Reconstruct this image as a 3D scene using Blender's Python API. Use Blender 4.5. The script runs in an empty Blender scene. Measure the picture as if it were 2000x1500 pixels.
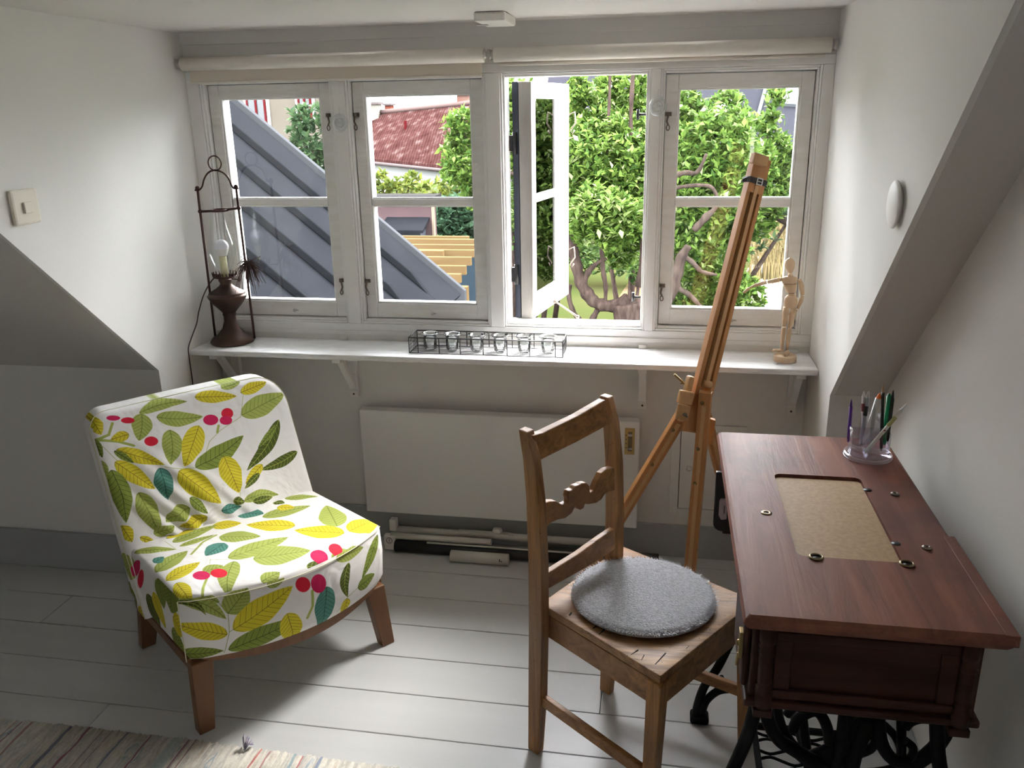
import bpy, bmesh, math, random
import numpy as np
from mathutils import Vector, Matrix

random.seed(7); rng = np.random.default_rng(7)
SC = bpy.context.scene
COL = SC.collection

# ------------------------------------------------------------------ camera
FPX, YAW, PITCH, ROLL, CAMD, CAMH = 1666.53, -0.17959, 0.31046, -0.018544, 2.8202, 1.55
def cam_axes():
    cy, sy, cp, sp = math.cos(YAW), math.sin(YAW), math.cos(PITCH), math.sin(PITCH)
    f = Vector((sy*cp, cy*cp, -sp)); r = Vector((cy, -sy, 0)); u = r.cross(f)
    cr, sr = math.cos(ROLL), math.sin(ROLL)
    return r*cr + u*sr, -r*sr + u*cr, f
CR, CU, CF = cam_axes()
CAMP = Vector((0, -CAMD, CAMH))
cd = bpy.data.cameras.new('camera'); cam = bpy.data.objects.new('camera', cd); COL.objects.link(cam)
cd.sensor_width = 36.0; cd.lens = FPX/2000*36; cd.clip_start = .02; cd.clip_end = 400
cam.matrix_world = Matrix(((CR.x, CU.x, -CF.x, CAMP.x), (CR.y, CU.y, -CF.y, CAMP.y), (CR.z, CU.z, -CF.z, CAMP.z), (0, 0, 0, 1)))
SC.camera = cam

# ------------------------------------------------------------------ world, light, exposure
SKY = 4.2
w = bpy.data.worlds.new('world'); SC.world = w; w.use_nodes = True
nt = w.node_tree; nt.nodes.clear()
o_ = nt.nodes.new('ShaderNodeOutputWorld'); b_ = nt.nodes.new('ShaderNodeBackground')
tc = nt.nodes.new('ShaderNodeTexCoord'); sx = nt.nodes.new('ShaderNodeSeparateXYZ'); cr = nt.nodes.new('ShaderNodeValToRGB')
nt.links.new(tc.outputs['Generated'], sx.inputs[0]); nt.links.new(sx.outputs['Z'], cr.inputs[0])
cr.color_ramp.elements[0].position = 0.0; cr.color_ramp.elements[0].color = (.60, .605, .65, 1)
cr.color_ramp.elements[1].position = .8; cr.color_ramp.elements[1].color = (1.40, 1.40, 1.46, 1)
nt.links.new(cr.outputs[0], b_.inputs[0]); b_.inputs[1].default_value = SKY
nt.links.new(b_.outputs[0], o_.inputs[0])
sd = bpy.data.lights.new('sun', 'SUN'); sd.energy = 3.2; sd.angle = math.radians(34); sd.color = (1, .96, .88)
sun = bpy.data.objects.new('sun', sd); COL.objects.link(sun)
sun.rotation_euler = Vector((-.62, -.80, -1.05)).to_track_quat('-Z', 'Y').to_euler()
SC.cycles.transparent_max_bounces = 32
SC.view_settings.view_transform = 'Standard'; SC.view_settings.look = 'None'
SC.view_settings.exposure = 2.68; SC.view_settings.gamma = 1.0; SC.view_settings.use_curve_mapping = False

# ------------------------------------------------------------------ pixel -> world helpers (photo measurements)
def ray(x, y): return CF + CR*((x-1000)/FPX) - CU*((y-750)/FPX)
def onY(x, y, Y): d = ray(x, y); return CAMP + d*((Y-CAMP.y)/d.y)
def onZ(x, y, z): d = ray(x, y); return CAMP + d*((z-CAMP.z)/d.z)
def onX(x, y, X): d = ray(x, y); return CAMP + d*((X-CAMP.x)/d.x)
def onP(x, y, n, p): d = ray(x, y); return CAMP + d*((Vector(p)-CAMP).dot(n)/d.dot(n))

# ------------------------------------------------------------------ mesh builder
class MB:
    def __init__(s): s.v = []; s.f = []; s.sm = []
    def add(s, vs, fs, smooth=False):
        n = len(s.v); s.v += [tuple(v) for v in vs]
        for f in fs: s.f.append(tuple(i+n for i in f)); s.sm.append(smooth)
        return s
    def box(s, x0, x1, y0, y1, z0, z1):
        x0, x1 = min(x0, x1), max(x0, x1); y0, y1 = min(y0, y1), max(y0, y1); z0, z1 = min(z0, z1), max(z0, z1)
        v = [(x0,y0,z0),(x1,y0,z0),(x1,y1,z0),(x0,y1,z0),(x0,y0,z1),(x1,y0,z1),(x1,y1,z1),(x0,y1,z1)]
        return s.add(v, [(0,3,2,1),(4,5,6,7),(0,1,5,4),(1,2,6,5),(2,3,7,6),(3,0,4,7)])
    def loft(s, secs, smooth=False, cap=True, closed=False):
        n = len(secs[0]); v = [p for q in secs for p in q]; f = []
        m = len(secs)
        for i in range(m if closed else m-1):
            a = i*n; b = ((i+1) % m)*n
            for j in range(n):
                k = (j+1) % n
                f.append((a+j, a+k, b+k, b+j))
        s.add(v, f, smooth)
        if cap and not closed:
            N = len(s.v)-len(v)
            s.f.append(tuple(N+j for j in reversed(range(n)))); s.sm.append(False)
            s.f.append(tuple(N+(m-1)*n+j for j in range(n))); s.sm.append(False)
        return s
    def beam(s, p0, p1, w0, d0, side, w1=None, d1=None):
        """bar from p0 to p1, width along `side`, depth perpendicular"""
        p0, p1, side = Vector(p0), Vector(p1), Vector(side)
        ax = (p1-p0).normalized(); side = (side - ax*side.dot(ax)).normalized(); dp = ax.cross(side)
        w1 = w0 if w1 is None else w1; d1 = d0 if d1 is None else d1
        q = lambda p, w, d: [p-side*w/2-dp*d/2, p+side*w/2-dp*d/2, p+side*w/2+dp*d/2, p-side*w/2+dp*d/2]
        return s.loft([q(p0, w0, d0), q(p1, w1, d1)])
    def bars(s, secs):
        """secs: list of (centre, vecA, vecB) rectangles with half vectors"""
        L = []
        for c, a, b in secs:
            c, a, b = Vector(c), Vector(a), Vector(b); L.append([c-a-b, c+a-b, c+a+b, c-a+b])
        return s.loft(L)
    def tube(s, pts, r, n=8, cap=True, closed=False, smooth=True, flat=1.0):
        pts = [Vector(p) for p in pts]; m = len(pts); secs = []
        rr = r if isinstance(r, (list, tuple)) else [r]*m
        t0 = None; up = None
        for i, p in enumerate(pts):
            if closed: t = pts[(i+1) % m]-pts[i-1]
            else: t = pts[min(i+1, m-1)]-pts[max(i-1, 0)]
            t.normalize()
            if up is None:
                up = Vector((0, 0, 1)) if abs(t.z) < .9 else Vector((0, 1, 0))
            a = (up - t*up.dot(t)).normalized(); b = t.cross(a); up = a
            secs.append([p + a*math.cos(2*math.pi*k/n)*rr[i]*flat + b*math.sin(2*math.pi*k/n)*rr[i] for k in range(n)])
        return s.loft(secs, smooth, cap, closed)
    def lathe(s, prof, c, n=32, axis=(0, 0, 1), smooth=True, cap=False):
        c = Vector(c); ax = Vector(axis).normalized()
        a = ax.orthogonal().normalized(); b = ax.cross(a)
        secs = [[c + ax*h + (a*math.cos(2*math.pi*k/n)+b*math.sin(2*math.pi*k/n))*max(r, 1e-5) for k in range(n)] for r, h in prof]
        return s.loft(secs, smooth, cap)
    def prism(s, poly, d):
        """planar polygon extruded by vector d"""
        n = len(poly); d = Vector(d); P = [Vector(p) for p in poly]
        s.add(P+[p+d for p in P], [tuple(reversed(range(n))), tuple(range(n, 2*n))]+[(i, (i+1) % n, (i+1) % n+n, i+n) for i in range(n)])
        return s
    def ball(s, c, r, n=16, m=10, sc=(1, 1, 1), M=None):
        c = Vector(c); secs = []
        for i in range(m+1):
            th = math.pi*i/m
            ring = []
            for k in range(n):
                v = Vector((math.sin(th)*math.cos(2*math.pi*k/n)*sc[0], math.sin(th)*math.sin(2*math.pi*k/n)*sc[1], math.cos(th)*sc[2]))*r
                if M: v = M @ v
                ring.append(c+v)
            secs.append(ring)
        return s.loft(secs, True, False)

def build(name, mb, mat, parent=None, bevel=0, loc=None, subsurf=0, weld=False):
    me = bpy.data.meshes.new(name)
    if isinstance(mb, MB):
        if loc is None:
            if parent is not None: L = world_loc(parent)
            else: L = Vector((0, 0, 0))
        else: L = Vector(loc)
        me.from_pydata([tuple(Vector(v)-L) for v in mb.v], [], mb.f)
        me.polygons.foreach_set('use_smooth', mb.sm)
    bm = bmesh.new(); bm.from_mesh(me)
    if weld: bmesh.ops.remove_doubles(bm, verts=bm.verts, dist=1e-5)
    bmesh.ops.recalc_face_normals(bm, faces=bm.faces); bm.to_mesh(me); bm.free()
    if mat: me.materials.append(mat)
    o = bpy.data.objects.new(name, me); COL.objects.link(o)
    if parent is not None:
        o.parent = parent
        if loc is not None: o.location = Vector(loc)-world_loc(parent)
    elif loc is not None: o.location = loc
    if bevel:
        m = o.modifiers.new('bevel', 'BEVEL'); m.width = bevel; m.segments = 2; m.limit_method = 'ANGLE'; m.angle_limit = math.radians(40)
    if subsurf:
        m = o.modifiers.new('sub', 'SUBSURF'); m.levels = subsurf; m.render_levels = subsurf
    return o
def world_loc(o):
    L = Vector(o.location)
    while o.parent: o = o.parent; L += Vector(o.location)
    return L
def tag(o, label=None, cat=None, group=None, kind=None):
    if label: o['label'] = label
    if cat: o['category'] = cat
    if group: o['group'] = group
    if kind: o['kind'] = kind
    return o
def thing(name, label, cat, loc=(0, 0, 0), group=None, kind=None):
    o = bpy.data.objects.new(name, None); COL.objects.link(o); o.location = loc; o.empty_display_size = .05
    return tag(o, label, cat, group, kind)
def copy_tree(o, parent=None):
    c = o.copy(); COL.objects.link(c); c.parent = parent
    for ch in list(o.children): copy_tree(ch, c)
    return c

# ------------------------------------------------------------------ materials
MATS = {}
def mat(name, col, rough=.5, metal=0, var=0, vscale=6, bump=0, bscale=60, coat=0, col2=None, spec=.5, stretch=(1, 1, 1), detail=4, emit=None, transl=0):
    if name in MATS: return MATS[name]
    m = bpy.data.materials.new(name); m.use_nodes = True; t = m.node_tree; p = t.nodes['Principled BSDF']
    p.inputs['Base Color'].default_value = (*col, 1); p.inputs['Roughness'].default_value = rough; p.inputs['Metallic'].default_value = metal
    p.inputs['Specular IOR Level'].default_value = spec
    if coat: p.inputs['Coat Weight'].default_value = coat; p.inputs['Coat Roughness'].default_value = .15
    tcn = t.nodes.new('ShaderNodeTexCoord'); mp = t.nodes.new('ShaderNodeMapping'); mp.inputs['Scale'].default_value = stretch
    t.links.new(tcn.outputs['Object'], mp.inputs[0])
    if var or col2:
        n = t.nodes.new('ShaderNodeTexNoise'); n.inputs['Scale'].default_value = vscale; n.inputs['Detail'].default_value = detail
        t.links.new(mp.outputs[0], n.inputs['Vector'])
        r = t.nodes.new('ShaderNodeValToRGB'); r.color_ramp.elements[0].position = .3; r.color_ramp.elements[1].position = .7
        c2 = col2 or tuple(c*(1-var) for c in col)
        r.color_ramp.elements[0].color = (*c2, 1); r.color_ramp.elements[1].color = (*col, 1)
        t.links.new(n.outputs[0], r.inputs[0]); t.links.new(r.outputs[0], p.inputs['Base Color'])
    if bump:
        n2 = t.nodes.new('ShaderNodeTexNoise'); n2.inputs['Scale'].default_value = bscale; n2.inputs['Detail'].default_value = 5
        t.links.new(mp.outputs[0], n2.inputs['Vector'])
        bp = t.nodes.new('ShaderNodeBump'); bp.inputs['Strength'].default_value = bump; bp.inputs['Distance'].default_value = .004
        t.links.new(n2.outputs[0], bp.inputs['Height']); t.links.new(bp.outputs[0], p.inputs['Normal'])
    MATS[name] = m
    return m
def wood(name, c1, c2, axis=2, rough=.5, scale=14, c3=None, coat=0, bump=.25, spots=0, ringy=.5):
    """grain running along local axis"""
    if name in MATS: return MATS[name]
    m = bpy.data.materials.new(name); m.use_nodes = True; t = m.node_tree; p = t.nodes['Principled BSDF']; L = t.links.new
    p.inputs['Roughness'].default_value = rough
    if coat: p.inputs['Coat Weight'].default_value = coat; p.inputs['Coat Roughness'].default_value = .22
    tcn = t.nodes.new('ShaderNodeTexCoord'); mp = t.nodes.new('ShaderNodeMapping')
    sc = [scale]*3; sc[axis] = scale*.09; mp.inputs['Scale'].default_value = sc
    L(tcn.outputs['Object'], mp.inputs[0])
    n = t.nodes.new('ShaderNodeTexNoise'); n.inputs['Scale'].default_value = 2.2; n.inputs['Detail'].default_value = 8; n.inputs['Distortion'].default_value = .8
    n.inputs['Roughness'].default_value = .65
    L(mp.outputs[0], n.inputs['Vector'])
    r = t.nodes.new('ShaderNodeValToRGB'); e = r.color_ramp.elements
    e[0].position = .32; e[0].color = (*c2, 1); e[1].position = .66; e[1].color = (*c1, 1)
    L(n.outputs[0], r.inputs[0]); last = r.outputs[0]
    if c3:
        n3 = t.nodes.new('ShaderNodeTexNoise'); n3.inputs['Scale'].default_value = 3.4; n3.inputs['Detail'].default_value = 5; L(tcn.outputs['Object'], n3.inputs['Vector'])
        r3 = t.nodes.new('ShaderNodeValToRGB'); r3.color_ramp.elements[0].position = .48; r3.color_ramp.elements[1].position = .68
        r3.color_ramp.elements[0].color = (0, 0, 0, 1); r3.color_ramp.elements[1].color = (.8, .8, .8, 1)
        L(n3.outputs[0], r3.inputs[0])
        mx = t.nodes.new('ShaderNodeMixRGB'); L(r3.outputs[0], mx.inputs[0]); L(last, mx.inputs[1]); mx.inputs[2].default_value = (*c3, 1); last = mx.outputs[0]
    if spots:
        v = t.nodes.new('ShaderNodeTexVoronoi'); v.inputs['Scale'].default_value = 55; L(tcn.outputs['Object'], v.inputs['Vector'])
        r4 = t.nodes.new('ShaderNodeValToRGB'); r4.color_ramp.elements[0].position = .06; r4.color_ramp.elements[1].position = .11
        r4.color_ramp.elements[0].color = (spots, spots, spots, 1); r4.color_ramp.elements[1].color = (0, 0, 0, 1); L(v.outputs['Distance'], r4.inputs[0])
        mx = t.nodes.new('ShaderNodeMixRGB'); L(r4.outputs[0], mx.inputs[0]); L(last, mx.inputs[1]); mx.inputs[2].default_value = (.03, .015, .008, 1); last = mx.outputs[0]
    L(last, p.inputs['Base Color'])
    bp = t.nodes.new('ShaderNodeBump'); bp.inputs['Strength'].default_value = bump; bp.inputs['Distance'].default_value = .002
    L(n.outputs[0], bp.inputs['Height']); L(bp.outputs[0], p.inputs['Normal'])
    MATS[name] = m
    if name == 'mahogany_top': p.inputs['Specular IOR Level'].default_value = .24
    if name == 'mahogany_body': p.inputs['Specular IOR Level'].default_value = .15
    return m
def glass(name='pane_glass', tint=(.97, .99, .98), gloss=.9, rough=.0, base=.0, flat=0):
    if name in MATS: return MATS[name]
    m = bpy.data.materials.new(name); m.use_nodes = True; t = m.node_tree; t.nodes.clear(); L = t.links.new
    o = t.nodes.new('ShaderNodeOutputMaterial'); mx = t.nodes.new('ShaderNodeMixShader'); tr = t.nodes.new('ShaderNodeBsdfTransparent'); g = t.nodes.new('ShaderNodeBsdfGlossy')
    fr = t.nodes.new('ShaderNodeFresnel'); fr.inputs[0].default_value = 1.5; g.inputs['Roughness'].default_value = rough
    tr.inputs[0].default_value = (*tint, 1); g.inputs[0].default_value = (gloss, gloss, gloss, 1)
    if flat: mx.inputs[0].default_value = flat
    elif base:
        ad = t.nodes.new('ShaderNodeMath'); ad.operation = 'ADD'; ad.inputs[1].default_value = base; L(fr.outputs[0], ad.inputs[0]); L(ad.outputs[0], mx.inputs[0])
    else: L(fr.outputs[0], mx.inputs[0])
    L(tr.outputs[0], mx.inputs[1]); L(g.outputs[0], mx.inputs[2]); L(mx.outputs[0], o.inputs[0])
    MATS[name] = m
    return m
def leafmat(name, c1, c2, c3=None, transl=.35):
    if name in MATS: return MATS[name]
    m = bpy.data.materials.new(name); m.use_nodes = True; t = m.node_tree; t.nodes.clear(); L = t.links.new
    o = t.nodes.new('ShaderNodeOutputMaterial'); mx = t.nodes.new('ShaderNodeMixShader'); d = t.nodes.new('ShaderNodeBsdfPrincipled'); tr = t.nodes.new('ShaderNodeBsdfTranslucent')
    at = t.nodes.new('ShaderNodeAttribute'); at.attribute_name = 'rnd'; r = t.nodes.new('ShaderNodeValToRGB'); e = r.color_ramp.elements
    e[0].color = (*c1, 1); e[1].color = (*c2, 1)
    if c3: q = e.new(.93); q.color = (*c2, 1); e[2].color = (*c3, 1)
    L(at.outputs['Fac'], r.inputs[0]); L(r.outputs[0], d.inputs['Base Color']); d.inputs['Roughness'].default_value = .45
    L(r.outputs[0], tr.inputs[0]); mx.inputs[0].default_value = transl; L(d.outputs[0], mx.inputs[1]); L(tr.outputs[0], mx.inputs[2]); L(mx.outputs[0], o.inputs[0])
    MATS[name] = m
    return m

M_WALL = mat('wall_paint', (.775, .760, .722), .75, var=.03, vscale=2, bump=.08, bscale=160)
M_CEIL = mat('ceiling_paint', (.72, .69, .66), .8, var=.02, vscale=2)
M_BASE = mat('baseboard_paint', (.40, .41, .415), .45)
M_FLOOR = mat('floor_paint', (.60, .605, .60), .36, var=.06, vscale=5, bump=.05, bscale=30, stretch=(.3, 3, 3))
M_GAP = mat('floor_gap', (.03, .028, .025), .9)
M_WHITE = mat('white_gloss_paint', (.87, .86, .84), .35, var=.04, vscale=9, bump=.12, bscale=40)
M_WORN = mat('worn_white_paint', (.85, .84, .82), .5, col2=(.76, .74, .70), vscale=38, bump=.5, bscale=90, stretch=(.25, 1, 1))
M_SHELF = mat('shelf_paint', (.90, .90, .90), .42, col2=(.78, .77, .78), vscale=60, bump=.7, bscale=120, stretch=(.2, 1, 1), detail=8)
M_GLASS = glass()
M_STEEL = mat('steel', (.55, .53, .5), .35, 1)
M_DARKSTEEL = mat('aged_steel', (.20, .17, .14), .45, .9)
M_BRASS = mat('brass', (0.2800, 0.2030, 0.0910), .4, 1)
M_NAVY = mat('navy_paint', (.012, .02, .04), .4)
M_PLASTIC = mat('white_plastic', (.80, .78, .74), .35)
M_BLACK = mat('black_metal', (.012, .012, .014), .4)
M_IRON = mat('cast_iron', (.006, .0065, .008), .55, spec=.1, bump=.3, bscale=80)

# ------------------------------------------------------------------ the setting
XL, XR, ZC, YK, ZK, XG, XW = -1.612, .480, 1.813, -.395, .761, .625, -3.3
SL = .93
def slope_z(y): return ZK - SL*(y-YK)
def slope_y(z): return YK - (z-ZK)/SL
ZT = 2.30; YT = slope_y(ZT); YCEND = slope_y(ZC); YB = -5.4
def struct(name, mb, m, parent=None, **k):
    o = build(name, mb, m, parent, **k)
    if parent is None: o['kind'] = 'structure'
    return o
# floor: empty root, boards as parts
floor = thing('floor', None, None, (0, 0, 0), kind='structure')
struct('subfloor', MB().box(XW, XG, YB, 0, -.06, -.022), M_GAP, floor)
BWID = .1635; y1 = -.898 + BWID*7
while y1 > .3: y1 -= BWID
joints = {0: None}
k = 0; yy = -.898+BWID*6
protos = {}
def board(x0, x1, ya, yb):
    g = .0016
    mb = MB().box(x0+g/2, x1-g/2, ya+g, yb-g, -.022, 0)
    build('floorboard', mb, M_FLOOR, floor, bevel=.0015)
random.seed(3)
i = 0; yy = -.898+BWID*6
while yy > YB:
    ya, yb = max(yy-BWID, YB), min(yy, 0)
    if yb-ya > .01 and ya < 0:
        cuts = [random.uniform(-2.6, -.2)] if i % 2 else [random.uniform(-2.9, -1.9), random.uniform(-.6, .3)]
        m = (ya+yb)/2
        if abs(m-(-.898+BWID/2)) < .01: cuts = [-2.9, onZ(1173, 1375, 0).x]
        if abs(m-(-.898+BWID*2.5)) < .01 or abs(m-(-.898+BWID*1.5)) < .01: cuts = [onZ(110, 1190, 0).x] if abs(m-(-.898+BWID*1.5)) < .01 else [-2.7]
        if -1.3 < m < -.5 and len(cuts) == 2 and cuts[1] > -.7 and abs(m-(-.898+BWID/2)) > .01: cuts = cuts[:1]
        xs = [XW]+sorted(cuts)+[XG]
        for a, b in zip(xs, xs[1:]): board(a, b, ya, yb)
    yy -= BWID; i += 1
T = .12
struct('wall_far', MB().box(XL-T, XR+T, 0, T, -.06, .80).box(XL-T, XR+T, 0, T, 1.692, ZC+.1), M_WALL)
chk = [(0, 0), (YK, 0), (YK, ZK), (YCEND, ZC), (0, ZC)]
struct('wall_far_jambs', MB().box(XL-T, XL, .0005, T, .80, 1.692).box(XR, XR+T, .0005, T, .80, 1.692), M_WALL)
struct('wall_left', MB().prism([(XL, y, z) for y, z in chk], (-.012, 0, 0)), M_WALL)
struct('wall_right', MB().prism([(XR, y, z) for y, z in chk], (.012, 0, 0)), M_WALL)
struct('wall_far_left', MB().box(XW, XL-.0121, YK, YK+.05, -.06, ZK+.03), M_WALL)
struct('wall_far_right', MB().box(XR+.0121, XG, YK, YK+.05, -.06, ZK+.03), M_WALL)
struct('wall_right_gable', MB().box(XG, XG+T, -3.80, YK+.05, -.06, 2.6).box(XG, XG+T, YB, -4.15, -.06, 2.6).box(XG, XG+T, -4.15, -3.80, -.06, .95).box(XG, XG+T, -4.15, -3.80, 1.40, 2.6), M_WALL)  # unseen opening behind the camera, added to let sky in as fill light
struct('wall_left_gable', MB().box(XW-T, XW, YB, YK+.05, -.06, 2.6), M_WALL)
def slab(x0, x1, ya, yb, t=.02):
    return MB().prism([(x0, ya, slope_z(ya)), (x1, ya, slope_z(ya)), (x1, yb, slope_z(yb)), (x0, yb, slope_z(yb))], (0, t*.68, t*.73))
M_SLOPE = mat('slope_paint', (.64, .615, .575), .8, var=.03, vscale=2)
struct('ceiling', MB().box(XL, XR, YCEND, .0, ZC, ZC+.03), M_CEIL)
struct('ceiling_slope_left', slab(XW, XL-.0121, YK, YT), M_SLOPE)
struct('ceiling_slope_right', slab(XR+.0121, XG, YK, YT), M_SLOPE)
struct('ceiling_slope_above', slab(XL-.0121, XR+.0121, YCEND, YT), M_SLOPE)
struct('ceiling_top', MB().box(XW, XG, YT-1.6, YT, ZT, ZT+.03), M_CEIL)
yb2 = YT-1.6
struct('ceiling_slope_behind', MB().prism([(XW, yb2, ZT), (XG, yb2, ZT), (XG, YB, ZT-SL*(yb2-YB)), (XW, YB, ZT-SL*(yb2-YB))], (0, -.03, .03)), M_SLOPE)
zb = ZT-SL*(yb2-YB)
struct('wall_behind', MB().box(XW, XG, YB-T, YB, -.06, zb+.1), M_WALL)
struct('baseboard_far', MB().box(XL, XR, -.016, 0, 0, .125), M_BASE, bevel=.003)
struct('baseboard_far_left', MB().box(XW, XL, YK-.016, YK, 0, .145), M_BASE, bevel=.003)
struct('baseboard_left', MB().box(XL, XL+.014, YK, -.016, 0, .125), M_BASE, bevel=.003)
struct('baseboard_right', MB().box(XR-.014, XR, YK, -.016, 0, .125), M_BASE, bevel=.003)
struct('baseboard_gable', MB().box(XG-.014, XG, YB, YK, 0, .125), M_BASE, bevel=.003)
struct('trim_1', MB().box(XL, XR, -.008, 0, 1.775, ZC), M_WALL)

# window frame: face with stepped mouldings
OPEN = [(-1.555, -1.112), (-1.040, -.595), (-.520, -.072), (-.015, .432)]
OZ0, OZ1, FZ0, FZ1 = .850, 1.650, .80, 1.692
fr = thing('trim_2', None, None, (XL, 0, FZ0), kind='structure')
def frame_ring(mb, x0, x1, z0, z1, w, ya, yb):
    """rectangular ring, outer x0..x1,z0..z1, width w inwards"""
    mb.box(x0, x0+w, ya, yb, z0, z1); mb.box(x1-w, x1, ya, yb, z0, z1)
    mb.box(x0+w, x1-w, ya, yb, z0, z0+w); mb.box(x0+w, x1-w, ya, yb, z1-w, z1)
mb = MB()
lip = .014
mb.box(XL, XR, 0, .10, FZ0, OZ0-lip); mb.box(XL, XR, 0, .10, OZ1+lip, FZ1)
es = [XL]+[v for a, b in OPEN for v in (a-lip, b+lip)]+[XR]
for a, b in zip(es[0::2], es[1::2]): mb.box(a, b, 0, .10, OZ0-lip, OZ1+lip)
build('frame', mb, M_WHITE, fr, bevel=.002)
for a, b in OPEN:
    m1 = MB(); frame_ring(m1, a-lip, b+lip, OZ0-lip, OZ1+lip, .007, .004, .095); build('moulding', m1, M_WHITE, fr, bevel=.0025)
    m1 = MB(); frame_ring(m1, a-lip+.007, b+lip-.007, OZ0-lip+.007, OZ1+lip-.007, .007, .012, .09); build('moulding', m1, M_WHITE, fr, bevel=.002)
m1 = MB().box(XL, XR, -.006, 0, FZ0-.004, FZ0+.012); build('bead', m1, M_WORN, fr, bevel=.002)

def hook_parts(root, x, z, side=1, y=.028):
    p = Vector((x, y, z))
    m = MB().tube([p+Vector((0, .004, 0)), p+Vector((0, -.012, 0))], .004).ball(p+Vector((0, -.013, 0)), .006, 10, 6)
    m.box(x-.010, x+.010, y-.003, y+.001, z-.006, z+.006)
    m.tube([p+Vector((0, -.010, -.002)), p+Vector((side*.004, -.012, -.022)), p+Vector((-side*.001, -.012, -.034))], .003)
    m.tube([p+Vector((math.cos(a)*.005, -.012, -.041+math.sin(a)*.008)) for a in np.linspace(0, 2*math.pi, 12, endpoint=False)], .0018, 6, closed=True)
    return build('catch', m, M_DARKSTEEL, root, bevel=0)
def sash_mesh(a, b, z0, z1, st=.038, br=.052, tr=.042, y0=.030, y1=.068):
    m = MB()
    m.box(a, a+st, y0, y1, z0, z1); m.box(b-st, b, y0, y1, z0, z1)
    m.box(a+st, b-st, y0, y1, z0, z0+br); m.box(a+st, b-st, y0, y1, z1-tr, z1)
    bead = MB()
    A, B, C, D = a+st, b-st, z0+br, z1-tr
    for (x0, x1, zz0, zz1) in ((A, A+.006, C, D), (B-.006, B, C, D), (A+.006, B-.006, C, C+.006), (A+.006, B-.006, D-.006, D)):
        bead.box(x0, x1, y0+.006, y1, zz0, zz1)
    return m, bead, (A, B, C, D)
GAPS = .0025
def window(n, a, b, catches):
    r = thing('window_%d' % n, None, None, ((a+b)/2, .03, OZ0), kind='structure')
    m, bead, (A, B, C, D) = sash_mesh(a+GAPS, b-GAPS, OZ0+GAPS, OZ1-GAPS)
    build('sash', m, M_WORN, r, bevel=.002); build('glazing_bead', bead, M_WHITE, r, bevel=.0015)
    zm = 1.2565
    mm = MB().box(A, B, .036, .066, zm-.012, zm+.012).box(A, B, .042, .062, zm-.016, zm+.016); build('muntin', mm, M_WHITE, r, bevel=.002)
    build('pane', MB().box(A+.004, B-.004, .052, .055, C+.004, zm-.012), M_GLASS, r)
    build('pane', MB().box(A+.004, B-.004, .052, .055, zm+.012, D-.004), M_GLASS, r)
    # outer sash of the coupled pair
    m2 = MB(); frame_ring(m2, a+.0004, b-.0004, OZ0+.0004, OZ1-.0004, .042, .072, .094); build('outer_sash', m2, M_NAVYW, r)
    build('outer_muntin', MB().box(a+.04, b-.04, .076, .090, zm-.009, zm+.009), M_NAVYW, r)
    for (x, z, s) in catches: hook_parts(r, x, z, s)
    # little screw knob on the bottom rail
    build('screw', MB().ball(((a+b)/2+.02, .027, OZ0+.022), .006, 10, 6).tube([((a+b)/2+.02, .03, OZ0+.022), ((a+b)/2+.035, .024, OZ0+.023)], .0025), M_STEEL, r)
    return r
M_NAVYW = mat('outer_sash_paint', (.50, .50, .49), .5)
window(1, *OPEN[0], [(OPEN[0][1]-.012, 1.545, 1), (OPEN[0][1]-.012, .985, 1)])
window(2, *OPEN[1], [(OPEN[1][0]+.012, 1.545, -1), (OPEN[1][0]+.012, .985, -1)])
window(4, *OPEN[3], [(OPEN[3][0]+.012, 1.53, -1), (OPEN[3][0]+.012, .985, -1)])
# window_3: casement swung outwards about its left edge
r3 = thing('window_3', None, None, (OPEN[2][0]+.02, .09, OZ0), kind='structure')
wS = OPEN[2][1]-OPEN[2][0]-.006; Hs = OZ1-OZ0-.012
pA = Vector((-.445, .075, OZ0)); pB = Vector((-.372, .485, OZ0))
dW = (pB-pA).normalized(); dN = Vector((-dW.y, dW.x, 0))   # dN points left (outside face side)
def oc(s, t, z): return pA+dW*s+dN*t+Vector((0, 0, z))      # s along sash, t through thickness, z height
def obox(mb, s0, s1, t0, t1, z0, z1):
    P = [oc(s, t, z) for z in (z0, z1) for (s, t) in ((s0, t0), (s1, t0), (s1, t1), (s0, t1))]
    mb.add(P, [(0,3,2,1),(4,5,6,7),(0,1,5,4),(1,2,6,5),(2,3,7,6),(3,0,4,7)])
WS = (pB-pA).length+.02
m = MB(); obox(m, 0, .045, 0, .044, 0, Hs); obox(m, WS-.04, WS, 0, .044, 0, Hs); obox(m, .045, WS-.04, 0, .044, 0, .055); obox(m, .045, WS-.04, 0, .044, Hs-.045, Hs)
build('sash', m, mat('flaking_paint', (0.3696, 0.3538, 0.3274), .6, col2=(0.2957, 0.2746, 0.2482), vscale=22, bump=.5, bscale=50, stretch=(1, 1, .3)), r3, bevel=.002)
m = MB(); obox(m, .045, .052, .008, .04, .055, Hs-.045); obox(m, WS-.047, WS-.04, .008, .04, .055, Hs-.045); obox(m, .052, WS-.047, .008, .04, .055, .062); obox(m, .052, WS-.047, .008, .04, Hs-.052, Hs-.045)
build('glazing_bead', m, M_WHITE, r3)
m = MB(); obox(m, .05, WS-.045, .012, .036, .395, .417); build('muntin', m, M_WHITE, r3)
m = MB(); obox(m, .05, WS-.045, .026, .029, .06, .395); build('pane', m, M_GLASS, r3)
m = MB(); obox(m, .05, WS-.045, .026, .029, .417, Hs-.05); build('pane', m, M_GLASS, r3)
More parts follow.
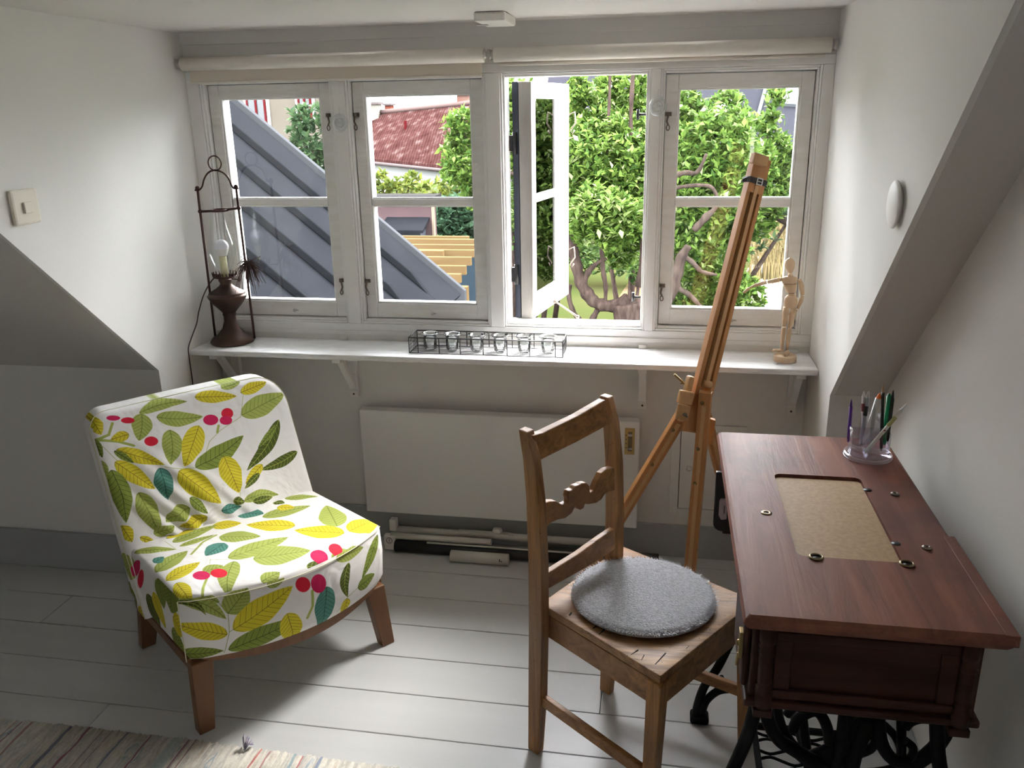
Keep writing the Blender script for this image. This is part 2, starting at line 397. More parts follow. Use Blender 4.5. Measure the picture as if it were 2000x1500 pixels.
m = MB(); obox(m, .0, .045, .046, .066, 0, Hs); obox(m, WS-.045, WS, .046, .066, 0, Hs); obox(m, .045, WS-.045, .046, .066, 0, .05); obox(m, .045, WS-.045, .046, .066, Hs-.05, Hs); obox(m, .045, WS-.045, .05, .064, .395, .417)
tag(build('outer_sash', m, M_NAVY, r3), 'dark navy outer sash')
for zz in (.12, .56):
    p = oc(-.004, .058, zz); build('hinge', MB().tube([p, p+Vector((0, 0, .07))], .008).box(p.x-.030, p.x, p.y-.003, p.y+.003, p.z+.01, p.z+.06), M_BLACK, r3)
for zz in (.16, .66):
    p = oc(WS-.018, -.006, zz)
    m = MB().tube([p+Vector((0, 0, .02)), p+Vector((.02, 0, .03)), p+Vector((.024, 0, -.01)), p+Vector((.006, 0, -.035)), p+Vector((.012, 0, -.05)), p+Vector((.02, 0, -.035))], .003); build('catch', m, M_DARKSTEEL, r3)
p0 = oc(.24, .0, .012)+Vector((.006, 0, 0)); p1 = Vector((-.29, .085, .858))
build('stay_rod', MB().tube([p0, p1], .0035).ball(p0, .008, 10, 6).ball(p1, .007, 10, 6), M_DARKSTEEL, r3)
for zz in (.94, 1.53):
    build('latch_pin', MB().tube([(-.072, .05, zz), (-.098, .05, zz)], .004).tube([(-.098, .05, zz-.016), (-.098, .05, zz+.016)], .005), M_BLACK, r3)

# ------------------------------------------------------------------ shelf under the window
YSH = -.200
sh = thing('shelf', 'long white painted window shelf with rough top on four brackets', 'shelf', ((XL+XR)/2, YSH, .758))
build('board', MB().prism([(XL+.002, -.001, .757), (XR-.001, -.001, .757), (XR-.001, YSH, .757), (XL+.002, YSH, .757)], (0, 0, .019)), M_SHELF, sh, bevel=.003)
for bx, dx in ((-1.545, .04), (-1.092, -.0), (-.055, -.0), (.435, 0)):
    b = MB(); b.beam((bx, -.012, .565), (bx, -.012, .757), .030, .022, (1, 0, 0)); b.beam((bx, -.022, .746), (bx, -.17, .746), .030, .020, (1, 0, 0))
    q = build('bracket', b, M_WHITE, sh, bevel=.002)
    build('brace', MB().beam((bx, -.022, .605), (bx, -.13, .738), .024, .018, (1, 0, 0)), M_WHITE, q, bevel=.0015)
    build('foot_pad', MB().box(bx-.015, bx+.015, -.026, -.0232, .566, .592), M_PLASTIC, q, bevel=.001)
    build('screw', MB().ball((bx, -.027, .579), .0035, 8, 6), M_BLACK, q)
for bx in (-1.12, -.06, .43):
    tag(build('spacer_block', MB().box(bx-.014, bx+.014, -.014, -.001, .776, .788), M_PLASTIC, sh, bevel=.002))

# ------------------------------------------------------------------ roller blinds
M_BLIND = mat('blind_fabric', (.80, .75, .68), .8, var=.05, vscale=30)
M_HEM = mat('blind_back', (.72, .64, .55), .8)
def blind(x0, x1, zlow, label):
    r = thing('roller_blind', label, 'blind', ((x0+x1)/2, -.05, 1.715), group='roller blinds above the window')
    build('roller', MB().lathe([(.0, 0), (.0215, 0), (.0215, x1-x0), (0, x1-x0)], (x0, -.045, 1.714), 24, (1, 0, 0)), M_BLIND, r)
    build('hanging_cloth', MB().box(x0+.012, x1-.012, -.0265, -.025, zlow, 1.708), M_HEM, r)
    build('hem_bar', MB().box(x0+.012, x1-.012, -.030, -.022, zlow-.004, zlow+.004), M_BLIND, r, bevel=.002)
    for xx, s in ((x0, -1), (x1, 1)):
        q = MB().lathe([(.0, 0), (.018, 0), (.018, .003), (.011, .004), (.011, .010), (.014, .011), (.014, .014), (0, .014)], (xx, -.045, 1.714), 16, (s, 0, 0))
        q.box(xx+s*.012, xx+s*.016, -.06, -.002, 1.70, 1.73)
        build('bracket', q, M_STEEL, r)
blind(-1.592, -.573, 1.655, 'cream roller blind rolled up above the two left window lights')
blind(-.541, .455, 1.686, 'cream roller blind rolled up above the open casement and right light')

# ------------------------------------------------------------------ small fittings
al = thing('smoke_alarm', 'small white square alarm box on the dormer ceiling above the window', 'alarm', (-.55, -.18, ZC))
c0 = [onZ(898, 26, ZC-.02), onZ(961, 22, ZC-.02)]
build('housing', MB().box(c0[0].x, c0[1].x, -.30, -.12, ZC-.026, ZC-.0005), M_PLASTIC, al, bevel=.006)
build('button', MB().box(-.56, -.525, -.215, -.195, ZC-.0285, ZC-.0262), mat('grey_plastic', (.45, .43, .42), .5), al, bevel=.001)

sw = thing('light_switch', 'cream square light switch on the left dormer wall', 'switch', (XL, -.862, 1.34))
build('plate', MB().prism([(XL+.0005, -.912, 1.294), (XL+.0005, -.818, 1.294), (XL+.0005, -.818, 1.382), (XL+.0005, -.912, 1.382)], (.012, 0, 0)), mat('cream_plastic', (.74, .69, .58), .3), sw, bevel=.006)
build('rocker', MB().prism([(XL+.0126, -.880, 1.322), (XL+.0126, -.850, 1.322), (XL+.0126, -.850, 1.350), (XL+.0126, -.880, 1.350)], (.007, 0, 0)), MATS['cream_plastic'], sw, bevel=.002)

ve = thing('vent_cover', 'round white blank vent disc on the right dormer wall', 'vent', (XR, -.892, 1.348))
build('disc', MB().lathe([(0, .0135), (.046, .0135), (.050, .010), (.050, .008), (0, .008)], (XR, -.892, 1.348), 40, (-1, 0, 0)), mat('vent_white', (.82, .80, .77), .5), ve)
build('collar', MB().lathe([(0, .0079), (.038, .0079), (.038, .0005), (0, .0005)], (XR, -.892, 1.348), 30, (-1, 0, 0)), M_PLASTIC, ve)

# suction hooks: clear rings on the mullions
M_CLEAR = glass('clear_plastic', (.93, .95, .95), 1.0, .25, .0, .30)
def ring_hook(x, z, label):
    r = thing('suction_ring', label, 'hook', (x, -.004, z), group='clear rings on the window posts')
    pts = [(x+math.cos(a)*.023, -.006, z+math.sin(a)*.026) for a in np.linspace(0, 2*math.pi, 28, endpoint=False)]
    build('outer_ring', MB().tube(pts, .0042, 8, closed=True), M_CLEAR, r)
    build('cup', MB().lathe([(0, .002), (.012, .004), (.015, .010), (.016, .002), (.0, .0005)], (x, 0, z), 20, (0, -1, 0)), M_CLEAR, r)
    build('thread', MB().tube([(x, -.004, z+.026), (x+.001, -.002, z+.05)], .0012, 6), M_PLASTIC, r)
ring_hook(onY(665, 240, 0).x, onY(665, 240, 0).z, 'clear plastic ring on the post between the two left lights')
ring_hook(onY(1285, 208, 0).x, onY(1285, 208, 0).z, 'clear plastic ring on the post right of the open casement')

# ------------------------------------------------------------------ heater, hatch
M_HEAT = mat('heater_enamel', (.74, .735, .71), .4)
he = thing('panel_heater', 'wide flat white wall heater with a brass thermostat under the shelf', 'heater', (-.56, -.04, .134))
build('panel', MB().box(-1.059, -.061, -.075, -.030, .134, .536), M_HEAT, he, bevel=.004)
for x__ in (-.95, -.20): build('wall_bracket', MB().box(x__, x__+.03, -.030, -.0165, .16, .5), M_STEEL, he)
th = build('thermostat_plate', MB().box(-.110, -.076, -.0775, -.0752, .416, .513), mat('brass_plate', (.55, .40, .16), .4, .8), he, bevel=.002)
build('slider_window', MB().box(-.099, -.084, -.0785, -.0776, .430, .500), mat('slider_dark', (.16, .12, .06), .5), th)
for z__ in (.485, .435): build('wheel', MB().box(-.099, -.084, -.084, -.0786, z__, z__+.008), M_STEEL, th, bevel=.001)
build('scale_mark', MB().box(-.107, -.103, -.0784, -.0776, .44, .443).box(-.107, -.103, -.0784, -.0776, .455, .458).box(-.107, -.103, -.0784, -.0776, .47, .473).box(-.107, -.103, -.0784, -.0776, .485, .488), M_BLACK, th)
ha = thing('access_hatch', 'white access hatch with a small ring catch low on the wall right of the heater', 'hatch', (.17, -.004, .18))
M_REVEAL = mat('shadow_gap', (.10, .09, .08), .8)
build('casing', MB().box(.05, .079, -.010, -.0005, .165, .51).box(.275, .30, -.010, -.0005, .165, .51).box(.079, .275, -.010, -.0005, .165, .192).box(.079, .275, -.010, -.0005, .487, .51), M_WALL, ha, bevel=.001)
build('recess', MB().box(.079, .275, -.0022, -.0005, .192, .487), M_REVEAL, ha)
dr = build('door_panel', MB().box(.0815, .273, -.011, -.0023, .195, .485), M_WALL, ha, bevel=.001)
pc = onY(1346, 915, -.012)
build('ring_catch', MB().tube([(pc.x+math.cos(a)*.009, -.0135, pc.z+math.sin(a)*.009) for a in np.linspace(0, 6.283, 16, endpoint=False)], .002, 6, closed=True), M_STEEL, dr)

# ------------------------------------------------------------------ rods and rolls on the floor by the heater
def rod(name, label, cat, a, b, r, m, n=14, group=None, flat=1):
    a, b = Vector(a), Vector(b)
    return tag(build(name, MB().tube([a, b], r, n, flat=flat), m, loc=(a+b)/2), label, cat, group)
def P(x, y, Y): return onY(x, y, Y)
M_ROD = mat('rod_enamel', (.66, .64, .59), .4)
a = P(770, 1027, -.055); b = P(1190, 1060, -.055); za = .058
t1 = thing('blind_rail', 'cream roller rail with end clips lying against the wall under the heater', 'rail', ((a+b)/2).to_tuple())
build('tube', MB().tube([(a.x, -.060, .060), (b.x, -.060, .060)], .014, 16), M_ROD, t1)
build('end_clip', MB().box(a.x-.012, a.x+.014, -.078, -.045, .06, .105), M_PLASTIC, t1, bevel=.004)
c = P(971, 1038, -.06); build('clip', MB().box(c.x-.018, c.x+.018, -.078, -.044, .062, .092), M_PLASTIC, t1, bevel=.010)
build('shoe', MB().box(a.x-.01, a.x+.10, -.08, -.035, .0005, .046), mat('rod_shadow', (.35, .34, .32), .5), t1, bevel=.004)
a = P(762, 1040, -.11); b = P(959, 1060, -.11)
rod('blind_rod', 'short cream tube lying in front of the roller rail', 'rod', (a.x, -.105, .058), (b.x, -.105, .058), .012, M_ROD)
lab = MB().box(a.x-.024, a.x+.02, -.119, -.093, .004, .062)
t2 = thing('end_bracket', 'white blind end bracket with a round exclamation mark at the left end of the rolls', 'bracket', (a.x, -.105, 0))
build('body', lab, M_PLASTIC, t2, bevel=.003)
ce = Vector((a.x-.002, -.1205, .044))
q = build('warning_ring', MB().tube([ce+Vector((math.cos(t)*.011, 0, math.sin(t)*.011)) for t in np.linspace(0, 6.283, 20, endpoint=False)], .0009, 6, closed=True), M_BLACK, t2)
build('exclamation_mark', MB().box(ce.x-.001, ce.x+.001, -.1208, -.1195, ce.z-.002, ce.z+.006).box(ce.x-.001, ce.x+.001, -.1208, -.1195, ce.z-.006, ce.z-.004), M_BLACK, t2)
M_BLKROLL = mat('black_roll', (.018, .018, .022), .55)
a = P(773, 1062, -.10); b = P(1150, 1095, -.10)
rod('black_roll', 'long black fabric roll lying lowest on the floor under the heater', 'roll', (a.x+.004, -.115, .0225), (b.x, -.115, .0225), .022, M_BLKROLL, 20)
a = P(883, 1078, -.14); b = P(995, 1090, -.14)
pr = thing('paper_roll', 'short white paper roll with a small printed mark lying by the black roll', 'roll', ((a.x+b.x)/2, -.158, 0))
build('sheet', MB().tube([(a.x, -.158, .0215), (b.x, -.158, .0215)], .021, 20), mat('paper', (.62, .60, .55), .7), pr)
for kx, kz in ((0, .0), (.006, .0), (0, .006)):
    build('printed_mark', MB().box(b.x-.03+kx, b.x-.027+kx, -.1800, -.1775, .022+kz, .0265+kz), M_BLACK, pr)
a = P(833, 1062, -.13); b = P(1165, 1085, -.13)
rod('thin_batten', 'thin cream batten on top of the black roll', 'batten', (a.x, -.125, .0485), (b.x, -.125, .0485), .0035, M_ROD, 8)
a = P(895, 1040, -.08); b = P(1004, 1060, -.08)
tag(build('flat_slat', MB().prism([(a.x, -.085, .081), (b.x-.02, -.085, .081), (b.x, -.085, .076), (b.x-.02, -.085, .0735), (a.x, -.085, .0735)], (0, .02, 0)), M_ROD, loc=(a.x, -.08, .077)), 'pointed grey beige slat lying between the cream rails', 'slat')
a = P(1060, 1075, -.19)
rod('grey_tube', 'dark grey tube behind the wooden chair under the heater', 'tube', (-.42, -.062, .0165), (.02, -.062, .0165), .016, mat('dark_grey', (.08, .08, .08), .4), 14)

# ------------------------------------------------------------------ floral armchair
AA = math.radians(51.); AM = Vector((-.967, -.895, 0)); AU = Vector((math.cos(AA), math.sin(AA), 0)); AV = Vector((-math.sin(AA), math.cos(AA), 0))
def aw(u, v, z): return AM + AU*u + AV*v + Vector((0, 0, z))
SZ, SB = .390, .200       # seat top, fabric bottom
BL_, BT = .60, .345       # back lean, back foot offset
# -- the print, drawn from leaf outlines as one flat texture (four 1024 px patches, each .80 m wide)
PN = 1024; SPAN = .80
img_arr = np.ones((2*PN, 2*PN, 4), dtype=np.float32)
img_arr[..., :3] = (.80, .78, .76)
COLS = {'Y': (.66, .56, .035), 'G': (.36, .42, .10), 'M': (.22, .28, .05), 'D': (.075, .10, .018), 'T': (.09, .26, .21), 'R': (.66, .02, .045), 'P': (.60, .02, .10)}
VEIN = {'Y': (.25, .20, .02), 'G': (.16, .20, .04), 'M': (.07, .09, .02), 'D': (.30, .34, .06), 'T': (.03, .09, .07)}
PATCH = {'A': (0, 0), 'B': (1, 0), 'C': (0, 1), 'D': (1, 1)}
def to_patch(pt, X, Y):
    """photo point -> metres on a patch of the cover"""
    if pt == 'A': p = onZ(X, Y, SZ)-AM; return p.dot(AU)+.40, p.dot(AV)+.20
    if pt == 'B': p = onP(X, Y, AV, AM+AV*(-.02)); p = p-AM; return p.dot(AU)+.40, p.z
    if pt == 'C':
        n = (AV-Vector((0, 0, BL_))).normalized(); p = onP(X, Y, n, aw(0, BT, SZ))-AM
        return p.dot(AU)+.40, (p.z-SZ)*math.sqrt(1+BL_**2)+.10
    p = onP(X, Y, AU, AM+AU*(-.305))-AM; return p.dot(AV)+.20, p.z
def zpx(x, y, second): return 150+x/3.074, (1000 if second else 720)+y/3.074
def grid(pt, x0, x1, y0, y1):
    ox, oy = PATCH[pt]; s = PN/SPAN
    i0, i1 = max(0, int(x0*s)), min(PN, int(x1*s)+2); j0, j1 = max(0, int(y0*s)), min(PN, int(y1*s)+2)
    if i1 <= i0 or j1 <= j0: return None
    gx, gy = np.meshgrid((np.arange(i0, i1)+.5)/s, (np.arange(j0, j1)+.5)/s)
    return gx, gy, img_arr[oy*PN+j0:oy*PN+j1, ox*PN+i0:ox*PN+i1, :3]
def put(dst, msk, c):
    a = np.clip(msk, 0, 1)[..., None]; dst[...] = dst*(1-a)+np.array(c)*a
def leaf(pt, a, b, wpx, c, bend=0.0, second=False):
    A0, B0 = a, b
    a = to_patch(pt, *zpx(*a, second)); b = to_patch(pt, *zpx(*b, second))
    ax = np.array([b[0]-a[0], b[1]-a[1]]); L = np.hypot(*ax)
    if L < 1e-4: return
    ax = ax/L; pr = np.array([-ax[1], ax[0]])
    m_ = ((A0[0]+B0[0])/2, (A0[1]+B0[1])/2); dv = np.array([B0[0]-A0[0], B0[1]-A0[1]]); dv = dv/np.hypot(*dv); h_ = wpx/K/2
    q0 = to_patch(pt, *zpx(m_[0]-dv[1]*h_, m_[1]+dv[0]*h_, second)); q1 = to_patch(pt, *zpx(m_[0]+dv[1]*h_, m_[1]-dv[0]*h_, second))
    W = min(abs((q1[0]-q0[0])*pr[0]+(q1[1]-q0[1])*pr[1]), .11)
    R = L+W
    g = grid(pt, min(a[0], b[0])-W, max(a[0], b[0])+W, min(a[1], b[1])-W, max(a[1], b[1])+W)
    if g is None: return
    gx, gy, dst = g
    t = ((gx-a[0])*ax[0]+(gy-a[1])*ax[1])/L; d = (gx-a[0])*pr[0]+(gy-a[1])*pr[1]
    tc_ = np.clip(t, 0, 1); d = d-bend*L*np.sin(math.pi*tc_)
    hw = W/2*np.sin(math.pi*tc_**.82)**.72*(1-.25*tc_)*1.14*(1+.02*np.sin(t*17))
    ins = np.where((t > 0) & (t < 1), (hw-abs(d))/.0010, -1)
    put(dst, ins, COLS[c])
    sp = max(.011, L/11)
    ph = (t*L-abs(d)*.75)/sp
    vn = (abs(ph-np.round(ph))*sp < .0007) & (abs(d) < hw*.93)
    mid = (abs(d) < .0010) & (t > -.0) & (t < .97)
    put(dst, ((vn | mid) & (ins > 0)).astype(float), VEIN[c])
def dot(pt, c0, rx, ry, c, second=False):
    p = to_patch(pt, *zpx(*c0, second)); px_ = to_patch(pt, *zpx(c0[0]+rx, c0[1], second)); py_ = to_patch(pt, *zpx(c0[0], c0[1]+ry, second))
    M2 = np.array([[px_[0]-p[0], py_[0]-p[0]], [px_[1]-p[1], py_[1]-p[1]]]); Mi = np.linalg.inv(M2); R = np.abs(M2).sum()
    g = grid(pt, p[0]-R, p[0]+R, p[1]-R, p[1]+R)
    if g is None: return
    gx, gy, dst = g
    e = np.sqrt((Mi[0, 0]*(gx-p[0])+Mi[0, 1]*(gy-p[1]))**2+(Mi[1, 0]*(gx-p[0])+Mi[1, 1]*(gy-p[1]))**2)
    put(dst, (1-e)*18, COLS[c])
def stem(pt, pts, wid, c='G', second=False):
    q = [to_patch(pt, *zpx(*p, second)) for p in pts]
    for a, b in zip(q, q[1:]):
        g = grid(pt, min(a[0], b[0])-.01, max(a[0], b[0])+.01, min(a[1], b[1])-.01, max(a[1], b[1])+.01)
        if g is None: continue
        gx, gy, dst = g; ax = np.array([b[0]-a[0], b[1]-a[1]]); L2 = (ax**2).sum()+1e-9
        t = np.clip(((gx-a[0])*ax[0]+(gy-a[1])*ax[1])/L2, 0, 1)
        d = np.hypot(gx-a[0]-t*ax[0], gy-a[1]-t*ax[1]); put(dst, (wid-d)/.0008, COLS[c])
# generic filler on the parts of the cover the list below leaves empty (drawn first, then painted over)
K = 1/3.074/1666*2.6   # zoomed px -> metres at the chair
S_ = [('C', [((1000,160),(985,290),(870,370),(800,440),(780,500)), ((530,590),(640,605),(740,590),(790,560)), ((160,470),(230,540),(300,600)), ((985,745),(980,790))], .0011),
      ('C', [((215,330),(195,400),(110,435)), ((120,430),(250,440),(345,465)), ((855,345),(848,385))], .0042),
      ('A', [((800,1165),(1070,1165)), ((1605,1000),(1650,1000),(1655,1060)), ((805,1165),(800,1190)), ((530,1050),(600,1100))], .0010),
      ('A', [((840,1020),(760,1060),(690,1130)), ((785,1270),(760,1320),(750,1370))], .0040)]
for pt, ls, wd in S_:
    for l in ls: stem(pt, l, wd)
for l in (((905,605),(915,720),(895,860)), ((900,605),(850,540)), ((915,720),(935,700)), ((1535,580),(1610,490)), ((1610,490),(1690,440))): stem('B', l, .0011, 'M', True)
stem('B', ((1372,440),(1375,530),(1345,600)), .0045, 'G', True)
LV = [ # patch, base, tip, width(zoom px), colour, bend
 ('C',(90,300),(150,400),85,'Y',0),('C',(390,270),(375,435),120,'G',.05),('C',(375,265),(668,198),62,'G',.06),('C',(315,395),(205,430),62,'Y',0),
 ('C',(480,292),(762,290),88,'G',-.05),('C',(710,172),(962,165),72,'Y',0),('C',(985,145),(1145,82),66,'Y',0),('C',(990,280),(1255,150),120,'G',0),
 ('C',(560,368),(565,578),120,'G',.06),('C',(738,345),(648,590),125,'Y',0),('C',(712,592),(1004,403),115,'M',-.06),('C',(242,490),(528,578),80,'Y',0),
 ('C',(230,498),(350,572),42,'M',0),('C',(235,565),(482,732),98,'Y',0),('C',(505,600),(560,797),108,'T',0),('C',(612,615),(868,808),135,'Y',0),
 ('C',(888,530),(978,748),125,'Y',0),('C',(1216,310),(1025,615),80,'D',.06),('C',(1200,345),(1090,480),40,'M',0),('C',(1337,505),(1110,615),66,'D',.05),('C',(1122,580),(1015,695),60,'Y',0),('C',(1105,632),(1008,722),40,'D',0),
 ('C',(215,615),(315,945),120,'M',.05),('C',(385,755),(510,1000),120,'G',0),('C',(684,840),(545,930),95,'G',0),('C',(785,890),(632,965),68,'Y',0),('C',(682,778),(790,872),60,'M',0),
 ('C',(870,855),(990,825),55,'T',0),('C',(1005,795),(1230,768),60,'G',.1),('C',(940,790),(1010,800),50,'D',0),('C',(1060,800),(1190,780),45,'D',0),('C',(480,1010),(600,955),70,'G',0),('C',(290,965),(355,1065),85,'Y',0),('C',(400,1035),(490,1060),40,'Y',0),('C',(870,118),(990,84),40,'G',0),('C',(150,560),(190,680),60,'G',0),('C',(110,430),(160,540),50,'M',0),
 ('A',(1565,962),(1500,830),150,'G',0),('A',(1635,988),(1835,885),92,'Y',0),('A',(1606,1000),(1308,990),72,'Y',0),('A',(1312,965),(1020,958),66,'Y',0),('A',(972,882),(1125,890),60,'T',0),
 ('A',(1118,912),(1405,836),52,'G',0),('A',(1205,850),(1310,850),36,'Y',0),('A',(815,962),(992,948),50,'Y',0),('A',(860,1030),(1108,1030),62,'G',0),('A',(578,1058),(845,955),48,'G',0),('A',(540,1035),(790,935),36,'Y',0),('A',(620,1082),(830,1018),26,'G',0),
 ('A',(912,1158),(1272,1032),76,'G',0),('A',(888,1068),(776,1142),76,'T',0),('A',(1062,1160),(1405,1105),98,'G',0),('A',(475,1218),(668,1110),70,'G',0),('A',(462,1168),(525,1140),40,'T',0),('A',(538,1272),(742,1178),62,'Y',0),
 ('A',(760,1240),(882,1200),60,'G',0),('A',(945,1175),(905,1345),120,'G',-.05),('A',(598,1290),(685,1392),90,'Y',0),('A',(1108,1275),(1220,1225),55,'G',0),('A',(1380,1185),(1525,1150),34,'D',0),('A',(1530,1135),(1725,1075),70,'G',0),('A',(345,1095),(600,1100),34,'G',0),('A',(1185,815),(1250,825),30,'D',0),('A',(1250,795),(1450,770),30,'G',0),
]
LB = [('B',(905,608),(1010,440),130,'G',0),('B',(935,702),(1258,412),140,'Y',0),('B',(915,832),(1292,600),115,'M',0),('B',(1225,575),(1290,780),135,'Y',0),('B',(1462,418),(1440,682),125,'T',0),
 ('B',(1530,262),(1728,215),75,'G',0),('B',(1612,290),(1605,495),66,'D',-.14),('B',(1852,165),(1708,398),66,'M',0),('B',(1678,448),(1812,388),75,'M',0),('B',(1600,500),(1580,610),62,'Y',0),
 ('B',(625,560),(898,642),105,'G',.1),('B',(640,600),(795,640),40,'D',.22),('B',(905,738),(640,735),115,'Y',0),('B',(662,925),(892,842),80,'M',0),('B',(860,548),(720,500),48,'G',0),('B',(1115,420),(1215,370),52,'G',0),('B',(1160,790),(1210,750),30,'M',0),
 ('D',(330,420),(365,590),60,'M',0),('D',(480,400),(525,580),48,'M',0),('D',(428,488),(500,705),50,'D',0),('D',(462,480),(532,702),42,'Y',0),('D',(545,440),(565,605),80,'M',0),('D',(565,715),(650,880),62,'M',0),('D',(575,630),(640,750),55,'Y',0),('D',(390,570),(432,655),36,'Y',0),('D',(320,250),(345,400),60,'G',0)]
for (pt, a, b, wd, c, be) in LV: leaf(pt, a, b, wd*K*1.05, c, be)
for (pt, a, b, wd, c, be) in LB: leaf(pt, a, b, wd*K*1.0, c, be, True)
for (pt, c0, rx, ry, c) in (('C',(220,297),42,16,'P'),('C',(307,311),42,19,'R'),('C',(448,437),42,30,'R'),('C',(808,310),46,33,'P'),('C',(905,270),36,34,'R'),('C',(898,312),38,28,'P'),
    ('A',(1455,1130),54,32,'P'),('A',(1553,1086),42,28,'R'),('A',(750,1256),54,26,'P'),('A',(855,1243),52,26,'R'),('A',(900,885),70,14,'P')): dot(pt, c0, rx, ry, c)
for (pt, c0, rx, ry, c) in (('B',(1318,403),45,45,'R'),('B',(1412,398),48,56,'P'),('D',(362,335),20,46,'P'),('D',(390,400),16,56,'R')): dot(pt, c0, rx, ry, c, True)
img = bpy.data.images.new('leaf_print', 2*PN, 2*PN, alpha=False, float_buffer=False)
lin = np.clip(img_arr, 0, 1); srgb = np.where(lin <= .0031308, lin*12.92, 1.055*np.power(lin, 1/2.4)-.055); srgb[..., 3] = 1
img.pixels.foreach_set(srgb.astype(np.float32).ravel()); img.update(); img.pack()
mp_ = bpy.data.materials.new('leaf_print_cotton'); mp_.use_nodes = True; t_ = mp_.node_tree; p_ = t_.nodes['Principled BSDF']
ti = t_.nodes.new('ShaderNodeTexImage'); ti.image = img; t_.links.new(ti.outputs[0], p_.inputs['Base Color']); p_.inputs['Roughness'].default_value = .85
p_.inputs['Specular IOR Level'].default_value = .2
tcx = t_.nodes.new('ShaderNodeTexCoord'); nz = t_.nodes.new('ShaderNodeTexNoise'); nz.inputs['Scale'].default_value = 9; nz.inputs['Distortion'].default_value = 1.2; bp_ = t_.nodes.new('ShaderNodeBump'); bp_.inputs['Strength'].default_value = .35; bp_.inputs['Distance'].default_value = .02
t_.links.new(tcx.outputs['Object'], nz.inputs['Vector']); t_.links.new(nz.outputs[0], bp_.inputs['Height']); t_.links.new(bp_.outputs[0], p_.inputs['Normal'])
def uv_cover(o, back):
    me = o.data; L = world_loc(o); uvl = me.uv_layers.new(name='print')
    for p in me.polygons:
        n = p.normal; nu, nv = n.dot(AU), n.dot(AV)
        if back:
            if abs(nu) > .75: pt = 'D'
            elif nv > .3: pt = 'C2'
            else: pt = 'C'
        else:
            if n.z > .6: pt = 'A'
            elif abs(nu) > .7: pt = 'D'
            else: pt = 'B'
        for li in p.loop_indices:
            w_ = me.vertices[me.loops[li].vertex_index].co+L-AM; u, v, z = w_.dot(AU), w_.dot(AV), w_.z
            if pt == 'A': q = (u+.40, v+.20)
            elif pt == 'B': q = (u+.40, z)
            elif pt[0] == 'C': q = (u+.40, (z-SZ)*math.sqrt(1+BL_**2)+.10)
            else: q = (v+.20, z)
            ox, oy = PATCH[pt[0]]
            uvl.data[li].uv = ((min(max(q[0]/SPAN, .002), .998)+ox)/2, (min(max(q[1]/SPAN, .002), .998)+oy)/2)
ac = thing('armchair', 'low armless easy chair covered in white cotton printed with leaves and red berries', 'armchair', AM.to_tuple())
# seat block
def seat_outline(ins):
    pts = []
    for i in range(25):
        u = -.30+ins+(0.60-2*ins)*i/24; s = (u/.30)
        pts.append((u, .028-.085*(1-s*s)+ins + (.0 if abs(s) < .95 else .006)))
    for i in range(1, 9): v = .03+.42*i/8; pts.append((.300-ins-.03*i/8, v))
    pts.append((-.305+ins, .45))
    for i in range(7, 0, -1): v = .03+.42*i/8; pts.append((-.300+ins-.008*i/8, v))
    return pts
def ring(ins, z, crown=0):
    return [aw(u, v, z+crown*(1-(u/.3)**2)) for u, v in seat_outline(ins)]
mb = MB()
secs = [ring(.010, SB), ring(.0, SB+.02), ring(-.004, SB+.10), ring(0, SZ-.018), ring(.004, SZ-.006), ring(.014, SZ, .000)]
for s_ in (.86, .70, .50, .30, .12, .02): secs.append([aw(u*s_, .21+(v-.21)*s_, SZ+.004+.008*(1-s_**2)) for u, v in seat_outline(.014)])
mb.loft(secs, True, True)
seat = build('seat', mb, mp_, ac, weld=True); uv_cover(seat, False)
pip = mat('piping', (.66, .64, .44), .7)
po = seat_outline(-.001)
build('piping', MB().tube([aw(u, v, SZ-.012) for u, v in po[:34]], .0014, 6), pip, seat)
build('corner_piping', MB().tube([aw(-.303, .032, z) for z in np.linspace(SB, SZ-.012, 6)], .0013, 6), pip, seat)
# back: slab leaning, rounded top corners, with folds at the foot
bk = MB(); NU, NZ = 36, 30
HB = .743
def back_pt(u, z, t):
    v = BT+BL_*(z-SZ); return u, v, z, t
outl = []
W_ = .297; uc = -.018; rc = .055; z0b = SB+.002
outl += [(uc-W_, z0b), (uc-W_, HB-rc)]
outl += [(uc-W_+rc*(1-math.cos(a)), HB-rc+rc*math.sin(a)) for a in np.linspace(.2, math.pi/2, 7)]
outl += [(uc+u, HB+.002*math.cos(u*8)) for u in np.linspace(-W_+rc+.03, W_-rc*1.6-.03, 9)]
rc2 = .085
outl += [(uc+W_-rc2*(1-math.sin(a)), HB-rc2+rc2*math.cos(a)) for a in np.linspace(0, math.pi/2-.1, 8)]
outl += [(uc+W_, HB-rc2), (uc+W_*.965, z0b)]
cen = (uc, .5)
def bring(scale, tdep):
    L = []
    for u, z in outl:
        uu = uc+(u-uc)*scale; zz = .48+(z-.48)*scale
        v = (BT+BL_*(zz-SZ)) if zz > SZ else BT+BL_*(zz-SZ)*.5
        L.append(aw(uu, v+tdep, zz+tdep*.0))
    return L
def dens(L):  # densify side runs
    out = []
    for a, b in zip(L, L[1:]+L[:1]):
        k = max(1, int((b-a).length/.03)); out += [a.lerp(b, i/k) for i in range(k)]
    return out
R0 = [dens(bring(s, t)) for s, t in ((.86, .0), (.95, -.002), (.985, .004), (1.0, .016))]
n0 = len(R0[3])
